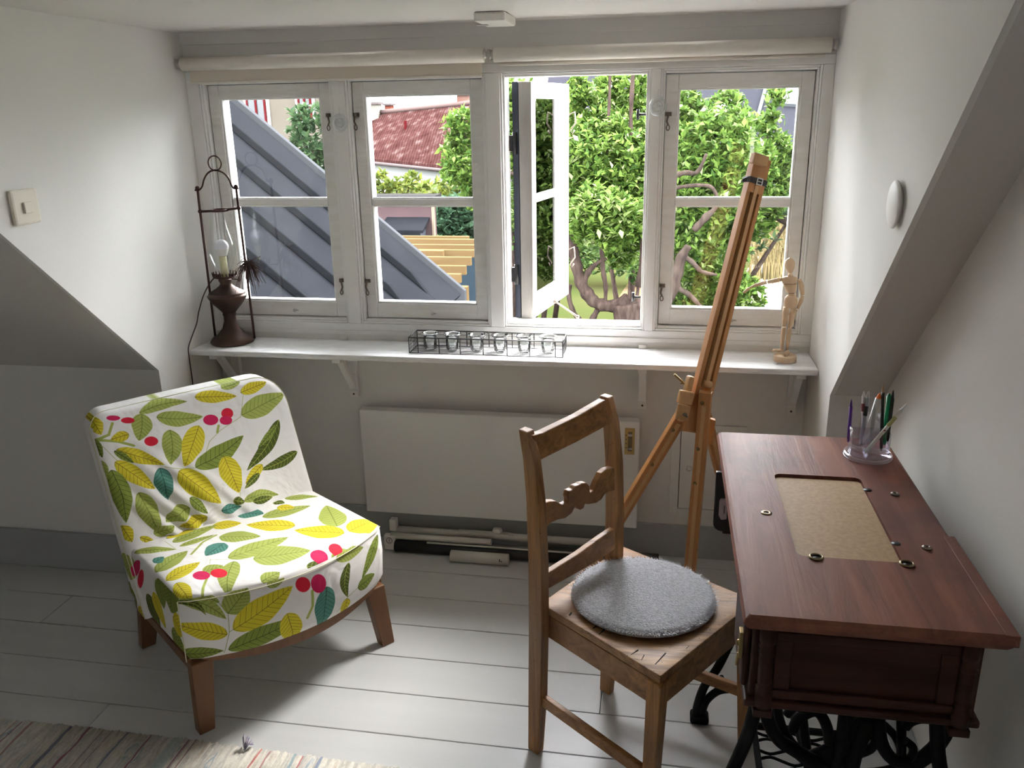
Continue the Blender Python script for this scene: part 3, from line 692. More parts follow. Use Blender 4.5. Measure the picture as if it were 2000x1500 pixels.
# use identical subdivision for every ring
def bring_n(scale, tdep):
    base = bring(1.0, 0); k_ = [max(1, int((b-a).length/.03)) for a, b in zip(base, base[1:]+base[:1])]
    L = bring(scale, tdep); out = []
    for (a, b), k in zip(zip(L, L[1:]+L[:1]), k_): out += [a.lerp(b, i/k) for i in range(k)]
    return out
rings = [bring_n(s, t) for s, t in tuple((x_, .003) for x_ in np.linspace(.02, .86, 24))+((.95, .001), (.985, .006), (1.0, .018), (1.0, .075), (.985, .087), (.93, .092), (.5, .092), (.02, .092))]
rings = [[p for p in r] for r in rings]
bk.loft(rings, True, True)
back = build('backrest', bk, mp_, ac, weld=True)
# gathered folds of the loose cover near the left foot of the back
me = back.data; Lb = world_loc(back)
for vtx in me.vertices:
    w_ = vtx.co+Lb-AM; u, v, z = w_.dot(AU), w_.dot(AV), w_.z
    front = (BT+BL_*(z-SZ)) + .02 - v
    if z > SZ-.02 and front > 0:
        k_ = math.exp(-((u+.22)/.20)**2)*max(0, 1-(z-SZ)/.28)
        vtx.co += AV*(-.011*k_*math.sin((u*1.3+z*1.0)*85)) + AV*(-.004*math.sin(u*23+z*17)*.6)
uv_cover(back, True)
build('piping', MB().tube([p for p in bring_n(1.001, .018)][:int(n0*.0)+len(bring_n(1, 0))-int(.5/.03)], .0014, 6), pip, back)
M_LEGW = wood('armchair_leg_wood', (0.1944, 0.0864, 0.0324), (0.1368, 0.0540, 0.0202), 2, .45, 10)
rail = MB(); fo = [(u, v) for u, v in seat_outline(.012)][:25]
rs = []
for u, v in fo:
    zl = .168+.028*(u/.3)**2
    rs.append([aw(u, v, zl), aw(u, v+.022, zl), aw(u, v+.022, SB+.003), aw(u, v, SB+.003)])
rail.loft(rs)
tag(build('front_rail', rail, M_LEGW, ac, bevel=.002), 'curved wooden front rail')
build('side_rail', MB().beam(aw(-.287, .04, .186), aw(-.29, .44, .186), .022, .030, AU), M_LEGW, ac, bevel=.002)
build('side_rail', MB().beam(aw(.287, .04, .186), aw(.262, .44, .186), .022, .030, AU), M_LEGW, ac, bevel=.002)
def aleg(u0, v0, u1, v1, w0=.060, w1=.042, d0=.034, d1=.034):
    m = MB(); m.bars([(aw(u1, v1, .0005), AU*w1/2, AV*d1/2), (aw(u0, v0, SB-.006), AU*w0/2, AV*d0/2)])
    build('leg', m, M_LEGW, ac, bevel=.003)
aleg(-.268, .032, -.290, .005); aleg(.262, .032, .280, .010); aleg(-.268, .42, -.272, .50); aleg(.24, .42, .255, .50)

# ------------------------------------------------------------------ old wooden chair with grey pad
CZ = .420
M_OAK = wood('old_pine', (.47, .225, .070), (.165, .068, .020), 2, .5, 22, c3=(0.2788, 0.1742, 0.0976), spots=.7, bump=.6)
M_OAKX = wood('old_pine_seat', (.52, .285, .115), (.17, .080, .032), 0, .5, 20, c3=(0.2890, 0.1615, 0.0850), spots=.8, bump=.9)
M_OAKR = wood('old_pine_rail', (.46, .225, .075), (.165, .070, .022), 0, .45, 16, c3=(0.1804, 0.0902, 0.0492), spots=.7, bump=.7)
AX = Vector((-.8, .6, 0)); SX = Vector((.49, .872, 0)).normalized()
cA, cB, cC, cD = Vector((-.262, -1.045, CZ)), Vector((.024, -1.285, CZ)), Vector((.246, -.958, CZ)), Vector((-.082, -.735, CZ))
wc = thing('wooden_chair', 'old rustic wooden chair with a scalloped back rail beside the sewing table', 'chair', (-.01, -1.0, 0))
seatm = MB(); NS = 12; top = []; 
for j in range(NS+1):
    row = []
    for i_ in range(NS+1):
        p = cA.lerp(cB, i_/NS).lerp(cD.lerp(cC, i_/NS), j/NS); e = (2*i_/NS-1)**2*(1-.0)
        p = p+Vector((0, 0, -.006*(1-e)*(1-(2*j/NS-1)**4))); row.append(p)
    top.append(row)
V_ = [p for r in top for p in r]; n_ = NS+1
F_ = [(j*n_+i_, j*n_+i_+1, (j+1)*n_+i_+1, (j+1)*n_+i_) for j in range(NS) for i_ in range(NS)]
seatm.add(V_, F_, True)
edge = [top[0][i_] for i_ in range(NS)]+[top[j][NS] for j in range(NS)]+[top[NS][NS-i_] for i_ in range(NS)]+[top[NS-j][0] for j in range(NS)]
lowr = [Vector((p.x, p.y, CZ-.020)) for p in edge]
seatm.loft([edge, lowr], False, False); seatm.add(lowr, [tuple(range(len(lowr)))])
build('seat', seatm, M_OAKX, wc, weld=True, bevel=.002)
M_CRK = mat('dark_crack', (.02, .011, .006), .95)
for (x0_, y0_), (x1_, y1_), w__ in (((1275, 1304), (1300, 1276), .0022), ((1158, 1228), (1172, 1217), .0018), ((1170, 1240), (1182, 1228), .0016), ((1232, 1280), (1246, 1270), .0014), ((1252, 1292), (1258, 1280), .0013), ((1386, 1230), (1392, 1240), .0012), ((1112, 1203), (1116, 1197), .003), ((1340, 1268), (1346, 1262), .0012)):
    a_, b_ = onZ(x0_, y0_, CZ-.0022), onZ(x1_, y1_, CZ-.0022)
    build('split', MB().beam(a_, b_, w__, .0030, (1, 1, 0)), M_CRK, wc)
def post(base, secs, w, d, nm='leg', m=M_OAK):
    mb = MB(); mb.bars([(Vector((base[0], base[1], z))+AX*ln, SX*(w*k/2), AX*(d*k2/2)) for z, ln, k, k2 in secs]); return build(nm, mb, m, wc, bevel=.003)
prof = [(.0005, .010, .85, .8), (.18, 0, 1, 1), (.40, -.006, 1.05, 1.0), (.55, -.006, 1.0, 1.0), (.70, .0, .95, .95), (.80, .012, .9, .85), (.866, .030, .85, .65)]
post((-.268, -1.064), prof, .030, .044); post((-.106, -.805), prof, .030, .044)
def leg2(bt, tp, w0, w1): 
    mb = MB(); mb.bars([(Vector((bt[0], bt[1], .0005)), SX*w0/2, AX*w0/2), (Vector((tp[0], tp[1], CZ-.02)), SX*w1/2, AX*w1/2)]); build('leg', mb, M_OAK, wc, bevel=.003)
leg2((.010, -1.268), (.020, -1.268), .030, .038); leg2((.247, -.955), (.225, -.960), .028, .038)
# aprons
zc = CZ-.052
def apron(p, q, h=.062, t=.018): build('apron', MB().beam(p, q, t, h, (q-p).cross(Vector((0, 0, 1)))), M_OAKR, wc, bevel=.002)
ins = lambda p, q, k: p.lerp(q, k)
ctr = (cA+cB+cC+cD)/4
dn = Vector((0, 0, -.052))
sA, sB, sC, sD = [ctr+(p-ctr)*.95+dn for p in (cA, cB, cC, cD)]
apron(sA, sB.lerp(sA, .06)); apron(sB.lerp(sC, .06), sC.lerp(sB, .06)); apron(sD, sC.lerp(sD, .06)); apron(sA.lerp(sD, .1), sD.lerp(sA, .1))
build('stretcher', MB().beam(Vector((-.262, -1.066, .165)), Vector((-.008, -1.262, .155)), .016, .030, SX), M_OAKR, wc, bevel=.003)
build('stretcher', MB().beam(Vector((-.098, -.808, .165)), Vector((.24, -.957, .155)), .016, .030, SX), M_OAKR, wc, bevel=.003)
# back rails: polygons in the back plane
nb = AX.copy()
def bpl(X, Y, lean): return onP(X, Y, AX, Vector((-.268, -1.064, 0))+AX*lean)
def back_board(nm, pts, lean, th, m, lab=None):
    P_ = [bpl(x, y, lean) for x, y in pts]; o = build(nm, MB().prism(P_, AX*th), m, wc, bevel=.003); 
    if lab: o['label'] = lab
    return o
back_board('top_rail', [(1040, 851), (1062, 845), (1130, 812), (1183, 781), (1191, 829), (1130, 862), (1054, 900)], .008, .022, M_OAKR)
zz3 = lambda L: [(1000+x/4, 750+y/4) for x, y in L]
back_board('carved_rail', zz3([(255,932),(300,915),(345,915),(400,945),(435,930),(445,915),(436,880),(445,838),(480,825),(498,798),(530,788),(550,775),(580,772),(608,795),(614,850),(640,832),(665,770),(700,700),(740,668),(790,652),(806,660),(806,835),(760,845),(730,860),(700,905),(660,932),(600,942),(572,940),(565,970),(535,988),(512,975),(500,955),(470,1010),(420,1050),(360,1062),(310,1085),(262,1125)]), -.004, .018, M_OAKR, 'carved wavy back rail with a scalloped crest')
back_board('lower_rail', zz3([(270,1485),(520,1330),(700,1200),(806,1130),(806,1290),(600,1425),(290,1600)]), -.012, .018, M_OAKR)

# seat pad
pl_, pr_ = onZ(1111, 1150, CZ+.015), onZ(1399, 1178, CZ+.015); pt_, pb_ = onZ(1256, 1082, CZ+.018), onZ(1262, 1236, CZ+.008)
pcx = ((pl_+pr_)/2+(pt_+pb_)/2)/2; PR = ((pl_-pr_).length+(pt_-pb_).length)/4
pcx.z = CZ-.002
M_PAD = mat('grey_wool', (0.5610, 0.5695, 0.5950), .95, col2=(0.3570, 0.3570, 0.3740), vscale=160, bump=1, bscale=220)
pd = thing('seat_pad', 'round grey felted wool pad lying on the wooden chair', 'cushion', pcx.to_tuple())
build('pad', MB().lathe([(0, .001), (PR*.93, .001), (PR, .008), (PR*.985, .016), (PR*.9, .021), (PR*.5, .023), (0, .024)], pcx, 48), M_PAD, pd)
fm = MB(); rr_ = random.Random(5)
for i_ in range(9000):
    a = rr_.random()*6.2832; q = math.sqrt(rr_.random())*PR*1.0; h = .023-.006*(q/PR)**6
    c = pcx+Vector((math.cos(a)*q, math.sin(a)*q, h-.002))
    ta = rr_.random()*6.28; d = Vector((math.cos(ta), math.sin(ta), 0)); out = Vector((math.cos(a), math.sin(a), 0))*(q/PR)**3*.8
    tip = c+(d*.7+out+Vector((0, 0, .35)))*rr_.uniform(.006, .010); s = d.cross(Vector((0, 0, 1)))*.0010
    fm.add([c-s, c+s, tip], [(0, 1, 2)])
tag(build('wool_pile', fm, mat('wool_fibre', (0.7820, 0.7912, 0.8096), .9, col2=(0.4600, 0.4600, 0.4876), vscale=250), pd), kind='stuff')

# ------------------------------------------------------------------ treadle sewing table
TZ = .770; TX0, TX1, TY0, TY1 = .157, .545, -.755, -1.579
M_MAH = wood('mahogany_top', (.27, .105, .066), (.13, .045, .032), 1, .50, 9, c3=(.060, .034, .036), coat=0, bump=1.0)
M_MAHD = wood('mahogany_body', (0.0656, 0.0244, 0.0160), (0.0281, 0.0112, 0.0084), 0, .42, 10, bump=.3)
st = thing('sewing_table', 'antique mahogany treadle sewing table on a black cast iron base', 'table', (.35, -1.165, 0))
CX0, CX1, CY0, CY1 = .258, .440, -1.000, -1.372
def rrect(x0, x1, y0, y1, r, n=5):
    x0, x1 = min(x0, x1), max(x0, x1); y0, y1 = min(y0, y1), max(y0, y1); P_ = []
    for cx, cy, a0 in ((x1-r, y1-r, 0), (x0+r, y1-r, 90), (x0+r, y0+r, 180), (x1-r, y0+r, 270)):
        for i_ in range(n+1): a = math.radians(a0+90*i_/n); P_.append((cx+math.cos(a)*r, cy+math.sin(a)*r))
    return P_
n5 = 5
outer = rrect(TX0, TX1, TY1, TY0, .004, n5); inner = rrect(CX0, CX1, CY1, CY0, .016, n5)
mb = MB()
def exp(P_, e, z): 
    cx, cy = (TX0+TX1)/2, (TY0+TY1)/2
    return [Vector((x+math.copysign(e, x-cx), y+math.copysign(e, y-cy), z)) for x, y in P_]
inn = lambda z: [Vector((x, y, z)) for x, y in inner]
mb.loft([inn(TZ-.026), inn(TZ), exp(outer, 0, TZ), exp(outer, .006, TZ-.005), exp(outer, .010, TZ-.013), exp(outer, .004, TZ-.022), exp(outer, .001, TZ-.026), inn(TZ-.026)], False, False)
# chipped moulding strip along the right side starts beyond the notch
tp = build('table_top', mb, M_MAH, st, weld=True)
build('edge_strip', MB().box(TX1-.008, TX1+.014, TY1-.004, -1.255, TZ-.020, TZ+.0003), M_MAH, st, bevel=.002)
M_MDF = mat('fibreboard', (.42, .27, .125), .6, col2=(.33, .20, .09), vscale=120, bump=.1, bscale=200)
tag(build('insert_panel', MB().prism([(x, y, TZ-.025) for x, y in rrect(CX0+.001, CX1-.0015, CY1+.001, CY0-.008, .012)], (0, 0, .0195)), M_MDF, st), 'pale fibreboard panel filling the machine opening')
build('insert_underlay', MB().prism([(x, y, TZ-.032) for x, y in rrect(CX0-.02, CX1+.02, CY1-.02, CY0+.02, .012)], (0, 0, .0055)), M_BLACK, st)
def ringplate(x, y, r, hole, nm, m, h=.002):
    o = build(nm, MB().lathe([(hole, .0005), (hole, h*.8), (hole+(r-hole)*.4, h), (r, h*.5), (r, .0002), (hole, .0002)], (x, y, TZ), 24), m, st)
    build('hole', MB().lathe([(0, .0006), (hole, .0006), (hole, .0001), (0, .0001)], (x, y, TZ), 20), M_BLACK, o); return o
M_TBR = mat('tarnished_brass', (.33, .26, .16), .35, .9, var=.3, vscale=80)
q = onZ(1497, 1002, TZ); ringplate(q.x, q.y, .011, .0045, 'lock_escutcheon', M_TBR)
for X, Y in ((1594, 1089), (1771, 1102)): q = onZ(X, Y, TZ); ringplate(q.x, q.y, .013, .0095, 'brass_grommet', M_TBR, .004)
for X, Y in ((1748, 966), (1810, 1071)): q = onZ(X, Y, TZ); ringplate(q.x, q.y, .009, .003, 'screw_socket', M_DARKSTEEL, .005)
for X, Y in ((1694, 957), (1750, 1062)): q = onZ(X, Y, TZ); build('hinge_recess', MB().lathe([(0, .0007), (.0085, .0007), (.0085, .0002), (0, .0002)], (q.x, q.y, TZ), 20), M_BLACK, st)
# drawer cases at both ends, apron between
def case(ya, yb, zlo):
    o = build('drawer_case', MB().box(.168, .525, ya, yb, zlo, TZ-.0265), M_MAHD, st, bevel=.004)
    return o
near = case(-1.55, -1.37, .590); far = case(-.93, -.775, .590)
build('back_apron', MB().box(.49, .512, -1.369, -.931, .68, TZ-.0325), M_MAHD, st)
# near end decoration: panel frame, half-turned columns with rings, plinth
yn = -1.5505
build('panel_moulding', MB().box(.205, .490, yn-.008, yn, .712, .728).box(.205, .490, yn-.008, yn, .600, .616).box(.205, .232, yn-.006, yn, .616, .712).box(.462, .490, yn-.006, yn, .616, .712), M_MAHD, near, bevel=.002)
for cx in (.192, .502):
    for ring_z in (0,):
        pr2 = [(.0, .582), (.014, .582), (.014, .606), (.011, .608), (.015, .612), (.011, .617), (.015, .621), (.011, .626), (.0125, .63), (.0125, .682), (.011, .686), (.015, .690), (.011, .695), (.015, .699), (.011, .704), (.014, .708), (.014, .742), (0, .742)]
        build('corner_column', MB().lathe([(r, z) for r, z in pr2], (cx, yn-.006, 0), 18), M_MAHD, near)
build('plinth', MB().box(.160, .533, yn-.010, -1.37, .578, .592), M_MAHD, near, bevel=.004)
build('plinth', MB().box(.160, .533, -.935, -.770, .578, .592), M_MAHD, far, bevel=.004)
for x__ in (.176, .486): build('foot_block', MB().box(x__, x__+.032, yn-.016, yn+.02, .563, .5775), M_MAHD, near, bevel=.002)
for nm, par, ya, yb in (('drawer_front', near, -1.535, -1.385), ('drawer_front', far, -.915, -.790)):
    d_ = build(nm, MB().prism([(.1675, ya, z0) if k else (.1675, ya, z0) for k, z0 in ((0, .600),)]+[(.1675, yb, .600), (.1675, yb, .735), (.1675, ya, .735)], (-.012, 0, 0)), M_MAHD, par, bevel=.005)
build('brass_clasp', MB().box(.1490, .1555, -1.535, -1.515, .655, .705).tube([(.150, -1.525, .66), (.148, -1.525, .635)], .003).ball((.150, -1.525, .68), .006, 10, 6), M_BRASS, near, bevel=.001)
# dark leaf at the far end standing proud with a nickel catch
fl = tag(build('end_flap', MB().prism([(x, -.925, z) for x, z in [(.138, .768-.03), (.138, .606)]+[(.138+.02*(1-math.cos(a)), .606-.02*math.sin(a)) for a in np.linspace(.2, 1.57, 6)]+[(.20, .586), (.20, .738)]], (0, -.012, 0)), mat('black_lacquer', (.018, .010, .009), .35), st, bevel=.002), 'near-black end flap below the far corner')
build('catch_plate', MB().prism([(x, -.9375, z) for x, z in ((.149, .630), (.149, .668), (.152, .674), (.168, .674), (.168, .620), (.155, .618))], (0, -.004, 0)), mat('pink_nickel', (.55, .42, .40), .35, .6), fl, bevel=.002)
build('catch_slot', MB().box(.160, .162, -.9425, -.9414, .636, .656), M_BLACK, fl)
# cast iron base
lz = lambda L: [(1340+x/3.571, 1350+y/3.571) for x, y in L]
def smooth(pts, n=6):
    P_ = [Vector(p) for p in pts]; out = []
    for i_ in range(len(P_)-1):
        p0, p1, p2, p3 = P_[max(i_-1, 0)], P_[i_], P_[i_+1], P_[min(i_+2, len(P_)-1)]
        for k in range(n):
            t = k/n; out.append(.5*((2*p1)+(p2-p0)*t+(2*p0-5*p1+4*p2-p3)*t*t+(3*p1-p0-3*p2+p3)*t**3))
    out.append(P_[-1]); return out
def iron(par, L, Y, r=.010, n=6, nm='scroll'):
    return build(nm, MB().tube(smooth([onY(x, y, Y) for x, y in L]), r, 8), M_IRON, par)
YN = -1.46
ni = thing('x', None, None); bpy.data.objects.remove(ni)
nearside = build('iron_side', MB().tube(smooth([(.205, YN, .577), (.185, YN, .44), (.15, YN, .30), (.145, YN, .16), (.125, YN, .04), (.115, YN, .001)]), [.013]*31, 8).tube(smooth([(.495, YN, .577), (.515, YN, .44), (.55, YN, .30), (.555, YN, .16), (.572, YN, .04), (.58, YN, .001)]), .013, 8).tube([(.19, YN, .562), (.51, YN, .562)], .012, 8).tube(smooth([(.15, YN, .16), (.25, YN, .13), (.35, YN, .18), (.45, YN, .13), (.55, YN, .16)]), .011, 8), M_IRON, st)
iron(nearside, lz([(745,270),(770,210),(830,160),(900,140),(950,180),(985,260),(1000,360)]), YN)
iron(nearside, lz([(560,120),(580,220),(640,330),(740,400),(860,470),(980,530)]), YN, .013)
iron(nearside, lz([(700,165),(760,110),(860,140),(960,130)]), YN, .008)
iron(nearside, lz([(1110,150),(1095,280),(1070,420),(1040,520)]), YN, .012)
iron(nearside, lz([(1240,180),(1180,240),(1130,330),(1100,420)]), YN, .008)
iron(nearside, lz([(1260,180),(1230,300),(1180,420),(1150,536)]), YN, .015)
iron(nearside, lz([(1340,170),(1350,300),(1380,400),(1450,480),(1560,500)]), YN, .012)
iron(nearside, lz([(1200,440),(1290,400),(1330,330)]), YN, .008)
build('medallion', MB().lathe([(0, .008), (.02, .006), (.03, .0), (.02, -.006), (0, -.008)], onY(1340+1030/3.571, 1350+460/3.571, YN), 16, (0, -1, 0)), M_IRON, nearside)
# flywheel parallel to the near side
a3 = [onY(x, y, -1.38) for x, y in lz([(1830,240),(1765,360),(1650,470)])]
(x1_, z1_), (x2_, z2_), (x3_, z3_) = [(p.x, p.z) for p in a3]
D_ = 2*(x1_*(z2_-z3_)+x2_*(z3_-z1_)+x3_*(z1_-z2_))
ux = ((x1_**2+z1_**2)*(z2_-z3_)+(x2_**2+z2_**2)*(z3_-z1_)+(x3_**2+z3_**2)*(z1_-z2_))/D_
uz = ((x1_**2+z1_**2)*(x3_-x2_)+(x2_**2+z2_**2)*(x1_-x3_)+(x3_**2+z3_**2)*(x2_-x1_))/D_
FR_ = min(max(math.hypot(x1_-ux, z1_-uz), .13), .19); 
mx_, mz_ = (x2_, z2_); dd = Vector((ux-x2_, 0, uz-z2_)).normalized(); fc = Vector((x2_, -1.38, z2_))+dd*FR_
rim = MB().tube([fc+Vector((math.cos(t)*FR_, 0, math.sin(t)*FR_)) for t in np.linspace(0, 6.2832, 48, endpoint=False)], .014, 8, closed=True)
rim.lathe([(0, -.015), (.022, -.015), (.022, .015), (0, .015)], fc, 16, (0, 1, 0))
fw = build('flywheel', rim, M_IRON, st)
for k in range(5):
    t = k*2*math.pi/5+.3; e = fc+Vector((math.cos(t)*FR_, 0, math.sin(t)*FR_)); mdl = fc+Vector((math.cos(t+.25)*FR_*.55, 0, math.sin(t+.25)*FR_*.55))
    build('spoke', MB().tube(smooth([fc, mdl, e]), .008, 8), M_IRON, fw)
iron(st, lz([(1500,170),(1502,300),(1500,450),(1498,536)]), -1.40, .009, nm='pitman_rod')
iron(nearside, lz([(1530,255),(1570,215),(1640,195),(1760,205)]), -1.42, .008)
iron(nearside, lz([(1530,345),(1580,390),(1575,450),(1530,490)]), -1.42, .008)
# far side iron
z4 = lambda L: [(1000+x/3.75, 1100+y/3.75) for x, y in L]
YF = -.885
fs = build('iron_side', MB().tube(smooth([onY(x, y, YF) for x, y in z4([(1640,500),(1580,620),(1500,775),(1410,900),(1360,1040),(1345,1140)])]), .0115, 8).tube(smooth([(.46, YF, .577), (.50, YF, .40), (.545, YF, .22), (.56, YF, .001)]), .0115, 8).tube([(.20, YF, .562), (.47, YF, .562)], .011, 8), M_IRON, st)
iron(fs, z4([(1680,915),(1610,920),(1510,935),(1430,1000),(1395,1080),(1395,1145)]), YF, .0105)
iron(fs, z4([(1530,830),(1555,880),(1610,915)]), YF, .007)
build('iron_foot', MB().box(.112, .160, YF-.02, YF+.02, .0005, .022), M_IRON, fs, bevel=.006)
build('scroll', MB().tube(smooth([(.21, YF, .33), (.30, YF, .20), (.40, YF, .33), (.33, YF, .45), (.24, YF, .40)]), .008, 8), M_IRON, fs)
build('cross_brace', MB().tube([(.33, YF, .17), (.33, YN, .30)], .010, 8).tube([(.33, YF, .42), (.33, YN, .20)], .010, 8), M_IRON, st)
# treadle plate: openwork
pz = .095; px0, px1, py0, py1 = .252, .480, -.995, -1.36
pm = MB(); pm.box(px0, px0+.014, py1, py0, pz-.007, pz+.007).box(px1-.014, px1, py1, py0, pz-.007, pz+.007).box(px0, px1, py0-.014, py0, pz-.007, pz+.007).box(px0, px1, py1, py1+.014, pz-.007, pz+.007)
tr_ = build('treadle_plate', pm, M_IRON, st, bevel=.003)
ny = 11
for i_ in range(ny):
    yy_ = py0-.03-(abs(py1-py0)-.06)*i_/(ny-1); s = 1 if i_ % 2 else -1
    build('openwork_bar', MB().tube(smooth([(px0+.01+(px1-px0-.02)*k/8, yy_+s*.010*math.sin(k*math.pi/2), pz) for k in range(9)], 3), .0038, 6), M_IRON, tr_)

# ------------------------------------------------------------------ pen holder and pens
hc = Vector((.482, -.872, TZ)); hr = .052
M_ACR = glass('clear_acrylic', (.93, .93, .97), 1.0, .06, 0, .13)
ph = thing('pen_holder', 'clear acrylic round pen pot on the far corner of the sewing table', 'pen holder', hc.to_tuple())
def cupwall(cx, cy, r, h0, h1, a0, a1, nm, th=.0018, n=28):
    inn_, out_ = [], []
    mb = MB(); secs = []
    for a in np.linspace(math.radians(a0), math.radians(a1), n):
        c, s = math.cos(a), math.sin(a)
        secs.append([Vector((cx+c*r, cy+s*r, h0)), Vector((cx+c*(r-th), cy+s*(r-th), h0)), Vector((cx+c*(r-th), cy+s*(r-th), h1)), Vector((cx+c*r, cy+s*r, h1))])
    mb.loft(secs, True, True); return build(nm, mb, M_ACR, ph)
build('base', MB().lathe([(0, .0005), (hr, .0005), (hr+.002, .004), (hr, .008), (hr-.004, .010), (0, .010)], hc, 40), M_ACR, ph)
cupwall(hc.x, hc.y, .045, TZ+.010, TZ+.094, 20, 160, 'tall_wall')
cupwall(hc.x, hc.y, .045, TZ+.010, TZ+.035, 200, 340, 'low_wall')
cupwall(hc.x, hc.y, .045, TZ+.010, TZ+.070, 160, 200, 'left_wall')
cupwall(hc.x, hc.y, .045, TZ+.010, TZ+.060, -20, 20, 'right_wall')
build('divider', MB().box(hc.x-.0432, hc.x+.0432, hc.y+.002, hc.y+.0038, TZ+.010, TZ+.070).box(hc.x-.012, hc.x-.0102, hc.y-.042, hc.y+.002, TZ+.010, TZ+.034), M_ACR, ph)
def rimline(a0, a1, z, r=.045):  # thin brighter tubes added along the acrylic edges as their highlights
    build('edge_highlight', MB().tube([(hc.x+math.cos(math.radians(a))*(r-.001), hc.y+math.sin(math.radians(a))*(r-.001), z) for a in np.linspace(a0, a1, 24)], .0010, 6), M_CLEAR, ph)
rimline(20, 160, TZ+.094); rimline(200, 340, TZ+.035); rimline(160, 200, TZ+.070); rimline(-20, 20, TZ+.060)
rimline(0, 360, TZ+.009, hr+.001); rimline(0, 360, TZ+.0025, hr+.002)
for a_, z0_, z1_ in ((20, .060, .094), (160, .070, .094), (200, .035, .070), (340, .035, .060), (200, .010, .035), (340, .010, .035)):
    c_, s_ = math.cos(math.radians(a_)), math.sin(math.radians(a_)); build('edge_highlight', MB().tube([(hc.x+c_*.044, hc.y+s_*.044, TZ+z0_), (hc.x+c_*.044, hc.y+s_*.044, TZ+z1_)], .0009, 6), M_CLEAR, ph)
def pen(label, base_px, tip_px, yb, yt, r, body, tipm, nm='pen', tipl=.012, capm=None, cat='pen'):
    b0 = onY(*base_px, yb); t0 = onY(*tip_px, yt); b0.z = max(b0.z, TZ+.0115)
    ax_ = (t0-b0).normalized(); L = (t0-b0).length
    o = thing(nm, label, cat, b0.to_tuple(), group='pens in the acrylic pot')
    build('barrel', MB().lathe([(0, 0), (r*.6, .0), (r, .010), (r, L-tipl), (r*.8, L-tipl), (0, L-tipl)], b0, 12, ax_), body, o)
    build('tip', MB().lathe([(r*.85, L-tipl), (r*.55, L-tipl*.4), (.0008, L)], b0, 12, ax_), tipm, o)
    if capm: build('grip', MB().lathe([(r*1.1, L*.55), (r*1.12, L*.56), (r*1.12, L*.72), (r*1.05, L*.73)], b0, 12, ax_), capm, o)
    return o
cM = lambda n, c, r=.35: mat(n, c, r)
yP = hc.y
pen('violet ballpoint pen standing at the left of the acrylic pot', (1657, 863), (1663, 780), yP+.012, yP+.012, .0038, cM('violet_plastic', (.10, .01, .30)), cM('violet_dark', (.06, .004, .2)), tipl=.018)
pen('white and dark red pen behind the silver pen in the pot', (1686, 850), (1687, 764), yP+.022, yP+.022, .0042, cM('pink_white', (.62, .55, .55)), cM('white_cap', (.7, .66, .64)), capm=cM('dark_red', (.18, .015, .02)))
pen('silver grey push-button pen with a black collar in the pot', (1681, 868), (1697, 764), yP+.016, yP+.018, .0045, cM('grey_pen', (.30, .30, .33)), M_STEEL, tipl=.016, capm=cM('black_plastic', (.02, .02, .02)))
pen('white marker with an orange cap end in the pot', (1688, 868), (1719, 767), yP+.012, yP+.018, .0065, cM('white_marker', (.70, .68, .64)), cM('orange_cap', (.85, .16, .03)), tipl=.014)
pen('slim black pencil with a sharpened wooden point in the pot', (1721, 880), (1725, 748), yP+.006, yP+.020, .0038, cM('black_lacquer_pencil', (.015, .015, .017)), cM('raw_wood', (.50, .36, .22)), nm='pencil', tipl=.022, cat='pencil')
pen('bright green felt marker in the pot', (1727, 868), (1737, 768), yP+.006, yP+.018, .0052, cM('green_plastic', (.0, .33, .13)), cM('green_dark', (.0, .25, .1)), tipl=.006)
pen('black felt marker right of the green one', (1733, 862), (1745, 762), yP+.004, yP+.014, .0042, cM('black_plastic2', (.012, .012, .012)), cM('black_plastic3', (.012, .012, .012)), tipl=.02)
wp = pen('white pen with a red and black print leaning far out to the right', (1689, 885), (1772, 788), yP-.028, yP-.005, .0042, cM('cream_pen', (.62, .60, .52)), cM('clear_tip', (.72, .72, .74)), tipl=.020, capm=cM('olive_grip', (.33, .32, .12)))
pen('grey pen in the middle of the pot', (1700, 872), (1708, 790), yP+.006, yP+.010, .004, cM('grey_pen2', (.42, .42, .42)), M_STEEL)
for x, y, c in ((1728, 841, 'dark_red'), (1722, 850, 'black_plastic'), (1718, 857, 'black_plastic')):
    q = onY(x, y, yP-.021); build('printed_mark', MB().ball(q, .0026, 8, 5, (1.2, .6, .7)), MATS[c], wp)

# ------------------------------------------------------------------ easel
M_BEECH = wood('oiled_beech', (.60, .285, .095), (.44, .19, .06), 2, .42, 9, bump=.12)
M_BEECHL = wood('pale_beech', (.68, .40, .18), (.56, .32, .14), 2, .45, 9, bump=.1)
ea = thing('easel', 'folding beech wood field easel leaning in front of the right window light', 'easel', (.14, -.5, 0))
mb0, mb1 = onY(1372, 762, -.44), onY(1484, 318, -.30)
axm = (mb1-mb0).normalized(); sdm = (Vector((.86, .50, 0))); sdm = (sdm-axm*sdm.dot(axm)).normalized(); fnm = axm.cross(sdm)
if fnm.y > 0: fnm = -fnm
Lm = (mb1-mb0).length
def mp3(s, a, b): return mb0+axm*s+sdm*a+fnm*b
def mbox(mb, s0, s1, a0, a1, b0, b1, k=1.0):
    P_ = [mp3(s0, a, b) for a, b in ((a0, b0), (a1, b0), (a1, b1), (a0, b1))]; Q_ = [mp3(s1, a*k, b) for a, b in ((a0, b0), (a1, b0), (a1, b1), (a0, b1))]
    mb.loft([P_, Q_]); return mb
WM = .031
m = MB(); mbox(m, -.06, Lm, -WM, -WM+.014, -.012, .012, .86); build('mast_rail', m, M_BEECH, ea, bevel=.001)
m = MB(); mbox(m, -.06, Lm, WM-.014, WM, -.012, .012, .86); build('mast_rail', m, M_BEECH, ea, bevel=.001)
